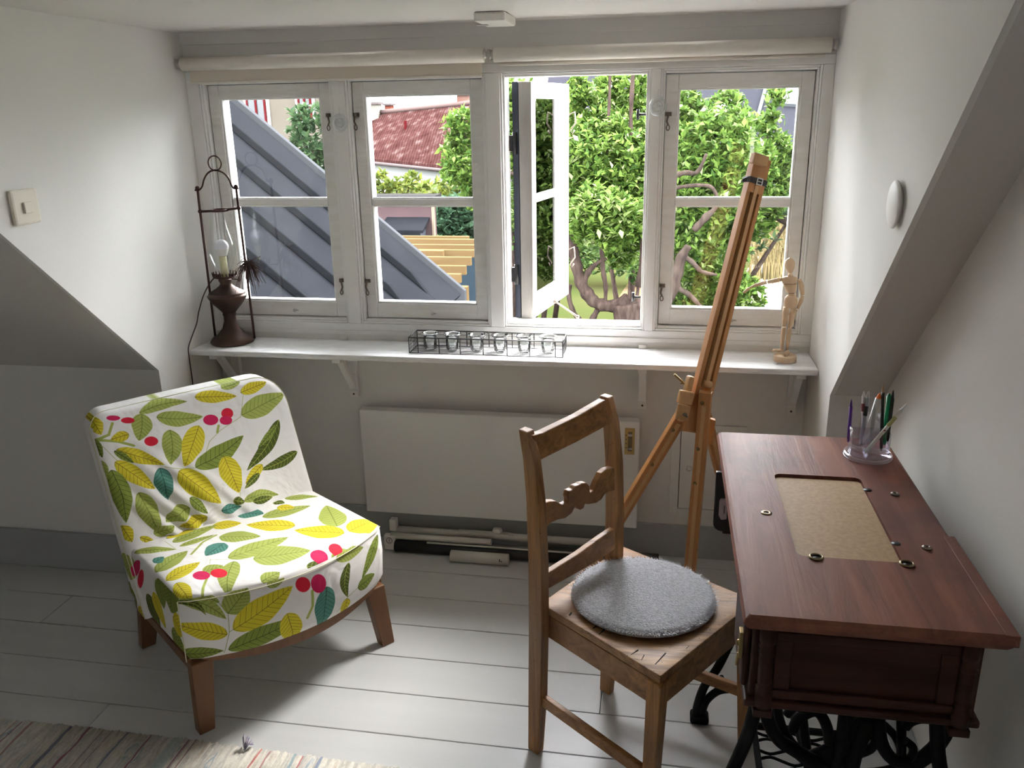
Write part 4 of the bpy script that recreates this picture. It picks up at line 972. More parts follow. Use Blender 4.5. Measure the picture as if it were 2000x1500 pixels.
m = MB(); mbox(m, .01, Lm*.90, -.0065, .0065, -.004, .016, .9); build('sliding_bar', m, M_BEECHL, ea, bevel=.001)
m = MB(); mbox(m, .0, Lm, -WM+.0142, WM-.0142, -.012, -.006, .84); build('mast_web', m, M_BEECH, ea)
m = MB(); mbox(m, Lm-.085, Lm+.012, -WM*.88, WM*.88, -.013, .0135); build('mast_head', m, M_BEECH, ea, bevel=.002)
m = MB(); mbox(m, Lm-.012, Lm+.016, -WM*1.45, WM*.1, .0137, .034); build('canvas_clamp', m, M_BEECHL, ea, bevel=.002)
m = MB(); mbox(m, Lm-.060, Lm-.044, -WM*.92, WM*.92, -.015, -.0132); mbox(m, Lm-.060, Lm-.044, -WM*.92, WM*.92, .0137, .0155); mbox(m, Lm-.060, Lm-.044, -WM*.94-.001, -WM*.90, -.015, .0155); mbox(m, Lm-.060, Lm-.044, WM*.90, WM*.94+.001, -.015, .0155)
sp_ = tag(build('strap', m, mat('black_leather', (.015, .015, .017), .45), ea, bevel=.0005), 'black leather strap')
m = MB().bars([(mp3(Lm-.052, -WM*.9, .016), axm*.007, fnm*.001), (mp3(Lm-.056, -WM*1.35, .020), axm*.007, fnm*.001), (mp3(Lm-.062, -WM*1.75, .018), axm*.004, fnm*.001)]); build('strap_end', m, MATS['black_leather'], sp_)
m = MB(); mbox(m, Lm-.062, Lm-.059, -.006, .012, .0158, .018); mbox(m, Lm-.045, Lm-.042, -.006, .012, .0158, .018); mbox(m, Lm-.062, Lm-.042, -.007, -.004, .0158, .018); mbox(m, Lm-.062, Lm-.042, .010, .013, .0158, .018); mbox(m, Lm-.0535, Lm-.0515, -.006, .012, .018, .019); build('buckle', m, M_STEEL, sp_)
# hub block
hb = onY(1338, 800, -.46)
m = MB(); mbox(m, -.125, -.01, -.040, .014, -.016, .012); build('hub', m, M_BEECH, ea, bevel=.004)
m = MB(); mbox(m, -.10, .034, -.058, -.041, -.012, .012); build('hub_cheek', m, M_BEECHL, ea, bevel=.005)
m = MB(); mbox(m, -.046, -.008, -.086, -.040, .013, .027); build('hub_cap', m, M_BEECHL, ea, bevel=.003)
m = MB(); mbox(m, -.092, -.048, -.080, -.038, .013, .023); build('hub_plate', m, M_BEECHL, ea, bevel=.003)
m = MB().ball(mp3(-.074, -.056, .028), .006, 10, 6).tube([mp3(-.074, -.064, .030), mp3(-.080, -.048, .030)], .003); build('wing_nut', m, M_DARKSTEEL, ea)
m = MB().lathe([(0, -.012), (.011, -.012), (.011, .012), (0, .012)], mp3(.02, 0, .014), 16, sdm); build('roller_peg', m, M_BEECHL, ea)
m = MB().tube([onY(1345, 757, -.445), onY(1317, 731, -.46)], .0032, 8).tube([onY(1329, 749, -.455), onY(1346, 748, -.445)], .002, 6); build('wing_screw', m, M_BRASS, ea)
def eleg(p0, p1, w=.036, d=.022, side=(1, 0, 0), bolts=()):
    p0, p1 = Vector(p0), Vector(p1)
    o = build('leg', MB().beam(p0, p1, w, d, side), M_BEECH, ea, bevel=.002)
    ax_ = (p1-p0).normalized(); sd = Vector(side); sd = (sd-ax_*sd.dot(ax_)).normalized(); fn = ax_.cross(sd)
    if fn.y > 0: fn = -fn
    build('inner_slide', MB().beam(p0+ax_*.04+fn*(d/2+.0015), p1-ax_*.12+fn*(d/2+.0015), w*.34, .0028, sd), M_BEECHL, o, bevel=.0005)
    for t in bolts:
        c = p0.lerp(p1, t)+fn*(d/2+.001)-sd*.006; build('bolt', MB().ball(c, .006, 10, 6), M_BRASS, o)
f1 = onZ(1103, 1195, 0.0); f1.z = .012
eleg(onY(1337, 802, -.475), f1, .036, .022, (.95, .25, 0), (.08, .24))
f2 = onZ(1337, 1235, 0.0); f2.z = .012
eleg(onY(1379, 765, -.47), f2, .034, .026, (.93, -.2, 0), (.04, .22, .36))
eleg(onY(1375, 800, -.42), Vector((.33, -.27, .012)), .030, .022, (.9, .4, 0), ())
m = MB().prism([onY(x, y, -.44) for x, y in ((1377, 815), (1398, 822), (1392, 870), (1376, 866))], (0, .018, 0)); build('hinge_cheek', m, M_BEECH, ea, bevel=.002)

# ------------------------------------------------------------------ paraffin lamp on the shelf
LY = -.080; zl = lambda x, y: onY(360+x/3.75, 290+y/3.75, LY)
SHZ = .7765
lp = thing('paraffin_lamp', 'old brown copper paraffin lamp with a glass chimney in a wire carrying frame', 'lamp', (-1.512, LY, SHZ))
M_COP = mat('aged_copper', (0.1100, 0.0633, 0.0468), .42, .75, col2=(0.0550, 0.0358, 0.0303), vscale=14, bump=.1)
M_RUST = mat('rusty_wire', (.075, .035, .028), .5, .6)
ax0 = Vector((-1.512, LY, 0))
def hz(y): return max(zl(300, y).z, SHZ+.0005)
def lat(nm, prof, m, par, n=36): return build(nm, MB().lathe([(r, z) for r, z in prof], ax0, n), m, par)
zb0 = SHZ+.0008
font = lat('font', [(0, zb0), (.074, zb0), (.077, zb0+.004), (.074, zb0+.010), (.066, zb0+.020), (.050, hz(1360)), (.030, hz(1310)), (.0215, hz(1260)), (.021, hz(1225)), (.024, hz(1212)), (.022, hz(1200)), (.030, hz(1180)), (.052, hz(1130)), (.064, hz(1095)), (.0655, hz(1086)), (.068, hz(1080)), (.068, hz(1072)), (.0635, hz(1066)), (.0615, hz(1060)), (.0625, hz(1056)), (.058, hz(1050)), (.050, hz(1040)), (.034, hz(1020)), (.022, hz(1000)), (.019, hz(985)), (.024, hz(962)), (.024, hz(955)), (0, hz(955))], M_COP, lp)
gz0, gz1 = hz(950), hz(905)
gal = lat('gallery', [(.026, gz0), (.040, gz0+.004), (.041, gz0+.010), (.038, gz0+.010), (.030, gz0+.006)], M_RUST, lp)
g = MB()
for k in range(20):
    a = k*math.pi/10; g.tube([ax0+Vector((math.cos(a)*.039, math.sin(a)*.039, gz0+.008)), ax0+Vector((math.cos(a)*.042, math.sin(a)*.042, gz1))], .0022, 5)
build('prongs', g, M_RUST, gal)
build('wick_knob', MB().tube([ax0+Vector((.03, -.01, gz0)), ax0+Vector((.062, -.02, gz0))], .002, 6).lathe([(0, 0), (.007, 0), (.007, .003), (0, .003)], ax0+Vector((.062, -.02, gz0)), 12, (1, -.3, 0)), M_RUST, gal)
ct = hz(452)
prof = [(.031, gz1-.002), (.030, hz(870)), (.038, hz(830)), (.046, hz(780)), (.048, hz(740)), (.043, hz(690)), (.034, hz(620)), (.027, hz(550)), (.024, hz(500)), (.024, ct)]
M_CHIM = glass('chimney_glass', (.95, .96, .96), 1.0, .05, .0, .10)
lat('chimney', prof, M_CHIM, lp)
bc = zl(288, 718).z
bulb = tag(build('bulb', MB().ball(ax0+Vector((0, 0, bc)), .0245, 24, 14), mat('opal_glass', (.86, .85, .92), .3), lp), 'white round opal bulb')
build('bulb_neck', MB().lathe([(.0235, bc-.008), (.017, bc-.030), (.013, bc-.033), (0, bc-.033)], ax0, 24), M_PLASTIC, bulb)
build('socket', MB().lathe([(0, bc-.0332), (.0125, bc-.0332), (.0125, gz0+.004), (0, gz0+.004)], ax0, 20), mat('socket_card', (.62, .58, .32), .6), lp)
fl_, fr_ = [zl(95, 290), zl(232, 1418)], [zl(378, 280), zl(515, 1390)]
xo = .0
def fz(v): v = v.copy(); v.z = max(v.z, zb0+.006); return v
frm = MB().tube([fl_[0], fz(fl_[1])], .0042, 8).tube([fr_[0], fz(fr_[1])], .0042, 8)
for v in (fl_[0], fr_[0], zl(116, 462), zl(398, 437)): frm.ball(v, .0075, 10, 6)
frm.tube([zl(116, 462), zl(200, 458)], .0042, 8).tube([zl(315, 447), zl(398, 437)], .0042, 8)
c = (zl(200, 458)+zl(315, 447))/2
frm.tube([c+Vector((math.cos(a)*.0285, math.sin(a)*.0285, 0)) for a in np.linspace(0, 6.2832, 24, endpoint=False)], .004, 8, closed=True)
build('carrying_frame', frm, M_RUST, lp)
hd = build('handle', MB().tube(smooth([zl(x, y) for x, y in [(78,305),(105,305),(130,280),(145,225),(175,178),(225,158),(285,178),(325,222),(345,270),(365,292),(397,292)]]), .0030, 8), M_RUST, lp)
rc_ = zl(222, 108); build('ring', MB().tube([rc_+Vector((math.cos(a)*.0235, 0, math.sin(a)*.024)) for a in np.linspace(0, 6.2832, 28, endpoint=False)], .0024, 8, closed=True), M_RUST, hd)
cp = [onY(421, 540, -.085), onY(410, 553, -.088), onY(397, 578, -.093)]
cp += [onX(388, 610, -1.603), onX(384, 632, -1.604), onX(374, 660, -1.604), onX(368, 680, -1.605), onX(370, 702, -1.605), onX(376, 745, -1.605), onX(382, 800, -1.605)]
cp += [Vector((-1.60, cp[-1].y, .30)), Vector((-1.592, cp[-1].y, .16)), Vector((-1.585, cp[-1].y+.01, .006))]
build('cord', MB().tube(smooth(cp, 5), .0022, 6), mat('brown_flex', (.05, .025, .03), .5), lp)
tw = MB(); rt = random.Random(3); hub = onY(484, 515, -.108)
for k in range(130):
    d = Vector((rt.uniform(-.6, 1.0), rt.uniform(-.5, .3), rt.uniform(-.2, 1))).normalized(); L = rt.uniform(.03, .06); dr_ = rt.uniform(.0, .11)
    pts = [hub+d*L*t+Vector((0, 0, -dr_*t*t)) for t in (0, .35, .7, 1)]
    tw.tube(pts, [.0012, .0011, .0008, .0005], 4)
for k in range(30):
    tw.tube([hub+Vector((rt.uniform(-.006, .006), 0, .01)), hub+Vector((rt.uniform(-.01, .012), rt.uniform(-.01, .01), -rt.uniform(.04, .085)))], .0009, 4)
twg = thing('twig_bundle', 'small bundle of dry brown straw tied to the lamp frame', 'straw bundle', hub.to_tuple())
tag(build('straws', tw, mat('dry_straw', (.10, .05, .04), .8), twg), kind='stuff')
build('tie', MB().lathe([(.007, -.006), (.010, 0), (.007, .006)], hub, 12), mat('tie_black', (.02, .018, .02), .6), twg)

# ------------------------------------------------------------------ wire basket with six glass jars
bx0, bx1, by0, by1, bz0, bz1 = -.832, -.314, -.158, -.058, SHZ+.0015, .832
ba = thing('wire_basket', 'long black wire basket holding six small glass jars on the shelf', 'basket', ((bx0+bx1)/2, (by0+by1)/2, SHZ))
def loopw(z, r=.0022): return [Vector(p) for p in ((bx0, by0, z), (bx1, by0, z), (bx1, by1, z), (bx0, by1, z))]
m = MB()
def rectloop(z, r):
    L = loopw(z)
    for a, b in zip(L, L[1:]+L[:1]): m.tube([a, b], r, 6)
rectloop(bz1, .0022); build('top_wire', m, M_BLACK, ba); m = MB(); rectloop(bz0+.001, .0018)
for k in range(1, 7): y = by0+(by1-by0)*k/7; m.tube([(bx0, y, bz0+.001), (bx1, y, bz0+.001)], .0009, 5)
build('bottom_wires', m, M_BLACK, ba)
m = MB()
for k in range(8):
    x = bx0+(bx1-bx0)*((0, .06, .20, .34, .49, .645, .79, 1)[k]) if k else bx0
    m.tube([(x, by0, bz0), (x, by0, bz1)], .0018, 6); m.tube([(x, by1, bz0), (x, by1, bz1)], .0018, 6)
m.tube([(bx1-.024, by0, bz0), (bx1-.024, by0, bz1)], .0018, 6)
for k in range(1, 6):
    y = by0+(by1-by0)*k/6
    for x in (bx0, bx1): m.tube([(x, y, bz0), (x, y, bz1)], .0010, 5)
for k in range(1, 4):
    z = bz0+(bz1-bz0)*k/4; m.tube([(bx0, by0, z), (bx0, by1, z)], .0008, 4); m.tube([(bx1, by0, z), (bx1, by1, z)], .0008, 4); m.tube([(bx0, by1, z), (bx1, by1, z)], .0008, 4)
m.tube([(bx0+(bx1-bx0)*.49, by0, bz1), (bx0+(bx1-bx0)*.49, by1, bz1)], .0016, 6)
build('side_wires', m, M_BLACK, ba)
M_JAR = glass('jar_glass', (.93, .95, .95), 1.0, .02, .09)
jl = ['first glass jar at the left end of the wire basket', 'second glass jar from the left in the wire basket', 'third glass jar in the basket just left of the cross wire', 'fourth glass jar in the basket just right of the cross wire', 'fifth glass jar in the basket with an iridescent glint', 'last glass jar at the right end of the wire basket']
j0 = None
for k, (x, y) in enumerate(((838.7, 651.5), (883.7, 651.5), (930.5, 653), (975.6, 655.7), (1022, 659), (1068, 661))):
    q = onZ(x, y, .835); q = Vector((q.x, -.105, bz0+.0025))
    if j0 is None:
        j0 = thing('glass_jar', jl[0], 'jar', q.to_tuple(), group='glass jars in the wire basket')
        pf = [(0, 0), (.017, .0), (.0215, .004), (.0225, .012), (.0225, .040), (.0215, .046), (.024, .0505), (.030, .053), (.0305, .0555), (.029, .0565), (.0225, .053), (.0195, .046), (.0205, .040), (.0205, .012), (.018, .006), (0, .005)]
        build('body', MB().lathe(pf, q, 28), M_JAR, j0)
    else:
        c_ = copy_tree(j0); c_.location = q; c_['label'] = jl[k]

# ------------------------------------------------------------------ jointed artist's mannequin
MY = -.090; zq = lambda x, y, d=0: onY(1240+x/4, 400+y/4, MY+d)
M_MAN = wood('mannequin_wood', (.76, .57, .38), (.68, .48, .30), 2, .45, 12, bump=.08)
mc = onZ(1533, 700, SHZ+.008)
mn = thing('mannequin', 'jointed wooden artist mannequin with one arm raised standing on a round base', 'figure', (mc.x, mc.y, SHZ))
build('base', MB().lathe([(0, SHZ+.0005), (.034, SHZ+.0005), (.035, SHZ+.003), (.035, SHZ+.018), (.033, SHZ+.020), (0, SHZ+.020)], (mc.x, mc.y, 0), 32), M_MAN, mn)
def limb(nm, pts, rs, par=mn, m=M_MAN, n=14):
    P_ = [zq(*p) for p in pts]; return build(nm, MB().tube(P_, [r*1.0 for r in rs], n), m, par)
u = 1/4/610   # zoom pixel -> metres
def ell(nm, c, rx, rz, ry=None, par=mn, tilt=0): 
    return build(nm, MB().ball(zq(*c), 1, 18, 12, (rx*u, (ry or rx)*u, rz*u)), M_MAN, par)
hdm = MB(); hc_ = [(1210, 412, 4), (1210, 425, 24), (1210, 445, 36), (1210, 468, 38), (1211, 490, 35), (1213, 512, 26), (1214, 528, 16), (1214, 535, 8)]
hdm.tube([zq(x, y) for x, y, r in hc_], [r*u for x, y, r in hc_], 18); build('head', hdm, M_MAN, mn)
limb('neck', [(1214, 538), (1214, 556)], [16*u, 20*u])
def torso(nm, L, dep=.72):
    mb = MB(); mb.loft([[zq(x, y)+Vector((math.cos(a)*w_*u, math.sin(a)*w_*u*dep, 0)) for a in np.linspace(0, 6.2832, 20, endpoint=False)] for x, y, w_ in L], True, True); return build(nm, mb, M_MAN, mn)
torso('chest', [(1212, 556, 20), (1210, 565, 50), (1210, 580, 57), (1209, 605, 56), (1209, 614, 52)])
torso('waist', [(1210, 615, 50), (1214, 645, 45), (1220, 680, 33), (1220, 686, 30)])
torso('belly_disc', [(1222, 690, 22), (1222, 703, 24)])
torso('pelvis', [(1222, 707, 32), (1220, 725, 46), (1218, 755, 52), (1215, 785, 50), (1212, 800, 40), (1210, 806, 30)])
for nm, c in (('shoulder_joint', (1143, 583)), ('shoulder_joint', (1288, 592))): build(nm, MB().ball(zq(*c), 15*u, 14, 8), M_MAN, mn)
limb('upper_arm', [(1133, 585), (1110, 590), (1060, 600), (1036, 606)], [14*u, 17*u, 15*u, 11*u])
limb('forearm', [(1030, 606), (1000, 612), (940, 630), (903, 646)], [13*u, 15*u, 13*u, 8*u])
limb('hand', [(900, 648), (880, 662), (855, 682), (842, 688)], [9*u, 12*u, 10*u, 3*u])
limb('upper_arm', [(1292, 602), (1300, 630), (1308, 680), (1310, 706)], [16*u, 20*u, 17*u, 13*u])
limb('forearm', [(1308, 714), (1300, 745), (1283, 785), (1272, 812)], [14*u, 16*u, 12*u, 9*u])
limb('hand', [(1268, 820), (1245, 835), (1215, 850), (1198, 860)], [9*u, 12*u, 9*u, 3*u])
limb('thigh', [(1180, 800), (1177, 850), (1170, 910), (1165, 950)], [22*u, 24*u, 19*u, 15*u])
limb('thigh', [(1240, 805), (1233, 850), (1220, 920), (1210, 962)], [22*u, 25*u, 20*u, 15*u])
limb('shin', [(1163, 956), (1160, 1000), (1152, 1070), (1147, 1130)], [15*u, 18*u, 14*u, 9*u])
limb('shin', [(1208, 968), (1205, 1010), (1192, 1090), (1185, 1145)], [15*u, 18*u, 14*u, 9*u])
build('foot', MB().tube([zq(1160, 1136), zq(1120, 1138), zq(1085, 1138, -.01), zq(1068, 1146, -.014)], [9*u, 14*u, 12*u, 4*u], 12), M_MAN, mn)
fz_ = zq(1190, 1160); build('foot', MB().tube([Vector((fz_.x, mc.y+.012, SHZ+.027)), Vector((fz_.x-.004, mc.y-.004, SHZ+.027)), Vector((fz_.x-.012, mc.y-.022, SHZ+.023))], [.006, .008, .004], 12), M_MAN, mn)
build('support_wire', MB().tube([Vector((mc.x+.003, mc.y+.012, SHZ+.020)), zq(1193, 880, .012), zq(1198, 806, .010)], .0018, 8), M_STEEL, mn)
q = onZ(1520, 711, SHZ); tag(build('metal_scrap', MB().beam(q+Vector((-.006, -.004, .0016)), q+Vector((.008, .008, .0022)), .0035, .0022, (0, 0, 1)), M_STEEL, loc=q), 'tiny bent metal scrap on the shelf in front of the mannequin', 'scrap')

# ------------------------------------------------------------------ rag rug
e0, e1 = onZ(0, 1407, 0), onZ(760, 1498, 0)
ra = math.atan2(e1.y-e0.y, e1.x-e0.x)
rm = bpy.data.materials.new('rag_weave'); rm.use_nodes = True; t = rm.node_tree; p = t.nodes['Principled BSDF']; p.inputs['Roughness'].default_value = .95
tc1 = t.nodes.new('ShaderNodeTexCoord')
def nod(ty, **k):
    n = t.nodes.new(ty)
    for a, b in k.items(): n.inputs[a].default_value = b
    return n
def ramp(src, stops, const=False):
    r = t.nodes.new('ShaderNodeValToRGB'); e = r.color_ramp.elements
    if const: r.color_ramp.interpolation = 'CONSTANT'
    while len(e) < len(stops): e.new(.5)
    for el, (po_, c) in zip(e, stops): el.position = po_; el.color = (*c, 1)
    t.links.new(src, r.inputs[0]); return r
mpa = nod('ShaderNodeMapping'); mpa.inputs['Scale'].default_value = (48, 9, 1); t.links.new(tc1.outputs['Object'], mpa.inputs[0])
n1 = nod('ShaderNodeTexNoise', Scale=1.0, Detail=2.0); t.links.new(mpa.outputs[0], n1.inputs['Vector'])
r1 = ramp(n1.outputs[0], [(0, (.33, .16, .10)), (.33, (.55, .50, .42)), (.42, (.68, .64, .56)), (.56, (.46, .44, .40)), (.60, (.66, .62, .54)), (.68, (.30, .36, .42)), (.73, (.62, .58, .52))])
mpb = nod('ShaderNodeMapping'); mpb.inputs['Scale'].default_value = (7, .05, 1); mpb.inputs['Location'].default_value = (3.1, 0, 0); t.links.new(tc1.outputs['Object'], mpb.inputs[0])
n2 = nod('ShaderNodeTexNoise', Scale=1.6, Detail=3.0); t.links.new(mpb.outputs[0], n2.inputs['Vector'])
r2 = ramp(n2.outputs[0], [(0, (0, 0, 0)), (.595, (0, 0, 0)), (.600, (1, 1, 1)), (.625, (0, 0, 0))])
mixr = t.nodes.new('ShaderNodeMixRGB'); t.links.new(r2.outputs[0], mixr.inputs[0]); t.links.new(r1.outputs[0], mixr.inputs[1]); mixr.inputs[2].default_value = (.22, .03, .09, 1)
n3 = nod('ShaderNodeTexNoise', Scale=130.0, Detail=2.0); t.links.new(tc1.outputs['Object'], n3.inputs['Vector'])
mul = t.nodes.new('ShaderNodeMixRGB'); mul.blend_type = 'MULTIPLY'; mul.inputs[0].default_value = .35; sxr = t.nodes.new('ShaderNodeSeparateXYZ'); wob = nod('ShaderNodeTexNoise', Scale=14.0); t.links.new(tc1.outputs['Object'], wob.inputs['Vector']); t.links.new(tc1.outputs['Object'], sxr.inputs[0])
wm = t.nodes.new('ShaderNodeMath'); wm.operation = 'MULTIPLY_ADD'; wm.inputs[1].default_value = .012; t.links.new(wob.outputs[0], wm.inputs[0]); t.links.new(sxr.outputs[0], wm.inputs[2])
rs3 = t.nodes.new('ShaderNodeValToRGB'); rs3.color_ramp.interpolation = 'CONSTANT'; ee = rs3.color_ramp.elements; ee[0].position = 0; ee[0].color = (.5, .5, .5, 0); ee[1].position = 1; ee[1].color = (.5, .5, .5, 0)
for X_, Y_, w__, c__ in ((132, 1432, .006, (.12, .13, .22)), (166, 1438, .007, (.26, .01, .09)), (240, 1448, .006, (.14, .15, .26)), (286, 1453, .007, (.24, .01, .10)), (330, 1460, .030, (.42, .50, .52)), (504, 1478, .006, (.45, .05, .05)), (525, 1480, .005, (.40, .10, .12)), (572, 1485, .008, (.20, .32, .36)), (590, 1486, .006, (.45, .06, .08)), (625, 1489, .008, (.14, .20, .34)), (60, 1420, .007, (.30, .14, .10))):
    px__ = (onZ(X_, Y_, 0)-e0).length; a__ = ee.new(px__); a__.color = (*c__, .8); b__ = ee.new(px__+w__); b__.color = (.5, .5, .5, 0)
t.links.new(wm.outputs[0], rs3.inputs[0]); mix3 = t.nodes.new('ShaderNodeMixRGB'); t.links.new(rs3.outputs['Alpha'], mix3.inputs[0]); t.links.new(mixr.outputs[0], mix3.inputs[1]); t.links.new(rs3.outputs['Color'], mix3.inputs[2])
t.links.new(mix3.outputs[0], mul.inputs[1]); t.links.new(n3.outputs[0], mul.inputs[2]); 
gmm = t.nodes.new('ShaderNodeBrightContrast'); gmm.inputs['Bright'].default_value = .03; t.links.new(mul.outputs[0], gmm.inputs[0]); t.links.new(gmm.outputs[0], p.inputs['Base Color'])
rb = MB(); RL, RWD = 1.95, .80; nx = 390; NW = 8
rr2 = random.Random(8); hs = [.0070+.0016*math.sin(i_*math.pi)+rr2.uniform(-.0012, .0012)+(.0014 if i_ % 2 else -.0014) for i_ in range(nx+1)]
ed = [rr2.uniform(-.004, .004) for _ in range(nx+1)]
V_ = []
for i_ in range(nx+1):
    x = RL*i_/nx-.55
    for j in range(NW+1):
        y = -RWD*j/NW+(ed[i_] if j == 0 else 0)+.006*math.sin(x*4)
        V_.append((x, y, hs[i_]+.0010*math.sin(j*2.1+i_*.7)))
    V_ += [(x, ed[i_]+.006*math.sin(x*4)+.001, .0005)]
st_ = NW+2
F_ = [(i_*st_+j, i_*st_+j+1, (i_+1)*st_+j+1, (i_+1)*st_+j) for i_ in range(nx) for j in range(NW)]+[(i_*st_+NW+1, i_*st_, (i_+1)*st_, (i_+1)*st_+NW+1) for i_ in range(nx)]
rb.add(V_, F_, True)
rug = thing('rag_rug', 'woven rag rug with fine coloured stripes on the floor in front of the armchair', 'rug', e0.to_tuple())
rgm = build('weave', rb, rm, None); rgm.parent = rug; rgm.rotation_euler = (0, 0, ra)
qq = onZ(478, 1466, .010)
ts = MB()
for k in range(26):
    a = rr2.uniform(-.9, .9); ts.tube([qq, qq+Vector((math.sin(a)*.010, .008, .012)), qq+Vector((math.sin(a)*.02, .018+rr2.uniform(0, .01), .010+rr2.uniform(-.006, .02)))], .0012, 4)
build('tuft', ts, mat('tuft', (.55, .50, .55), .9, col2=(.16, .16, .28), vscale=60), rug)

# ================================================================== outside
GZ = -2.6
def leaves(name, pos, dirs, size, m, parent, wd=.52, rnd=None, curl=.25, kind='stuff'):
    """pos (N,3), dirs (N,3) unit; leaf of five vertices"""
    N = len(pos); up = np.tile(np.array([0, 0, 1.]), (N, 1))+rng.normal(0, .45, (N, 3))
    sd_ = np.cross(dirs, up); sd_ /= np.linalg.norm(sd_, axis=1)[:, None]+1e-9; nn = np.cross(sd_, dirs)
    L = (size*rng.uniform(.7, 1.25, N))[:, None]
    b = pos; md = pos+dirs*L*.5-nn*L*.10; lf = pos+dirs*L*.45+sd_*L*wd/2+nn*L*.04; rt_ = pos+dirs*L*.45-sd_*L*wd/2+nn*L*.04; tp_ = pos+dirs*L-nn*L*curl
    V = np.stack([b, lf, rt_, tp_, md], 1).reshape(-1, 3)
    F0 = np.array([[0, 2, 4], [0, 4, 1], [4, 2, 3], [1, 4, 3]])
    F = (np.arange(N)[:, None, None]*5+F0[None]).reshape(-1, 3)
    V = V-np.array(world_loc(parent))
    me = bpy.data.meshes.new(name); me.vertices.add(len(V)); me.vertices.foreach_set('co', V.astype(np.float32).ravel())
    me.loops.add(len(F)*3); me.loops.foreach_set('vertex_index', F.astype(np.int32).ravel()); me.polygons.add(len(F)); me.polygons.foreach_set('loop_start', (np.arange(len(F))*3).astype(np.int32)); me.update(calc_edges=True)
    at = me.attributes.new('rnd', 'FLOAT', 'FACE'); r_ = rng.random(N) if rnd is None else rnd
    at.data.foreach_set('value', np.repeat(r_, 4).astype(np.float32))
    me.materials.append(m); o = bpy.data.objects.new(name, me); COL.objects.link(o); o.parent = parent
    if kind: o['kind'] = kind
    return o
def rosettes(cents, per=7, spread=.8):
    N = len(cents); c = np.repeat(cents, per, 0); az = rng.uniform(0, 6.283, N*per); el = rng.normal(.35, .5, N*per)
    ax_ = np.repeat(rng.normal(0, 1, (N, 3))*[.6, .6, .5]+[0, 0, .5], per, 0); ax_ /= np.linalg.norm(ax_, axis=1)[:, None]
    d = np.stack([np.cos(az)*np.cos(el), np.sin(az)*np.cos(el), np.sin(el)], 1); d = d*spread+ax_*.6; d /= np.linalg.norm(d, axis=1)[:, None]
    off = ax_*rng.uniform(-.06, .04, N*per)[:, None]
    return c+off, d
def blobs(L, dens):
    """L: (px, py, rpx, Y[, ry]) -> points inside soft ellipsoids"""
    out = []
    for b in L:
        x, y, r, Y = b[:4]; ry = b[4] if len(b) > 4 else r
        c = onY(x, y, Y); sc = (c-CAMP).length/FPX; R_ = r*sc; RZ = ry*sc; n = int(dens*(R_*RZ)*4)+3
        v = rng.normal(0, 1, (n, 3)); v /= np.linalg.norm(v, axis=1)[:, None]; v *= rng.uniform(.25, 1, n)[:, None]**.5
        out.append(np.array(c)+v*np.array([R_, min(R_, 1.0)*.8, RZ]))
    return np.concatenate(out)
# ground
M_LAWN = mat('lawn', (0.0118, 0.0211, 0.0048), .9, col2=(0.0225, 0.0225, 0.0092), vscale=.35, detail=8, bump=.6, bscale=6)
g = MB().add([(-60, .3, GZ), (60, .3, GZ), (60, 90, GZ), (-60, 90, GZ)], [(0, 1, 2, 3)]); struct('ground', g, M_LAWN)
def patch(name, pts, m, dz=.02):
    return struct(name, MB().prism([onZ(x, y, GZ+dz) for x, y in pts], (0, 0, -.019)), m)
M_SAND = mat('sand', (0.2160, 0.1944, 0.1656), .9, var=.2, vscale=1.5); M_SOIL = mat('dry_soil', (0.0550, 0.0375, 0.0250), .95, col2=(0.0400, 0.0325, 0.0150), vscale=2)
patch('sandy_ground', [(1440, 640), (1570, 650), (1600, 520), (1500, 470), (1450, 540)], M_SAND)
patch('bare_soil', [(1195, 600), (1262, 640), (1275, 560), (1225, 555)], M_SOIL)
patch('dry_grass_ground', [(905, 528), (960, 545), (985, 520), (960, 495), (900, 500)], mat('dry_grass', (0.0900, 0.0698, 0.0405), .95, var=.2, vscale=3))

# zinc roof wing
ra_ = onY(445, 190, 2.5); sz_ = -.836
def rz(x): return ra_.z+sz_*(x-ra_.x)
M_ZINC = mat('zinc_sheet', (0.0070, 0.0074, 0.0089), .75, 0, spec=.12, var=.22, vscale=3, bump=.05, bscale=12)
M_ZINCL = mat('zinc_edge', (0.0235, 0.0243, 0.0269), .5, .2)
XE = -1.285; XT = -4.6
zr = thing('zinc_roof', 'grey standing seam metal roof sloping down outside the two left window lights', 'roof', (-2.5, 1.3, rz(-2.5)))
Yn, Yf = .30, 2.5
def sheet(ya, yb, off=0): 
    return MB().prism([(XT, ya, rz(XT)+off), (XE, ya, rz(XE)+off), (XE, yb, rz(XE)+off), (XT, yb, rz(XT)+off)], (-.02, 0, -.025))
seams = [Yf-.02, 2.07, 1.655, 1.245, .835, .42]
for a, b in zip(seams, seams[1:]): build('roof_sheet', sheet(b+.002, a-.002), M_ZINC, zr)
for y in seams[1:]:
    build('standing_seam', MB().prism([(XT, y-.022, rz(XT)), (XE-.10, y-.022, rz(XE-.10)), (XE-.20, y-.022, rz(XE-.20)+.055), (XT, y-.022, rz(XT)+.055)], (0, .044, 0)), mat('zinc_seam', (0.0058, 0.0062, 0.0074), .8, 0, spec=.1), zr, bevel=.006)
build('verge_flashing', MB().prism([(XT, Yf, rz(XT)+.035), (XE+.02, Yf, rz(XE+.02)+.035), (XE+.02, Yf, rz(XE+.02)-.10), (XT, Yf, rz(XT)-.10)], (0, .045, 0)), M_ZINCL, zr, bevel=.004)
build('eave_flashing', MB().box(XE-.005, XE+.055, Yn, Yf-.12, rz(XE)-.06, rz(XE)-.035), M_ZINCL, zr, bevel=.003)
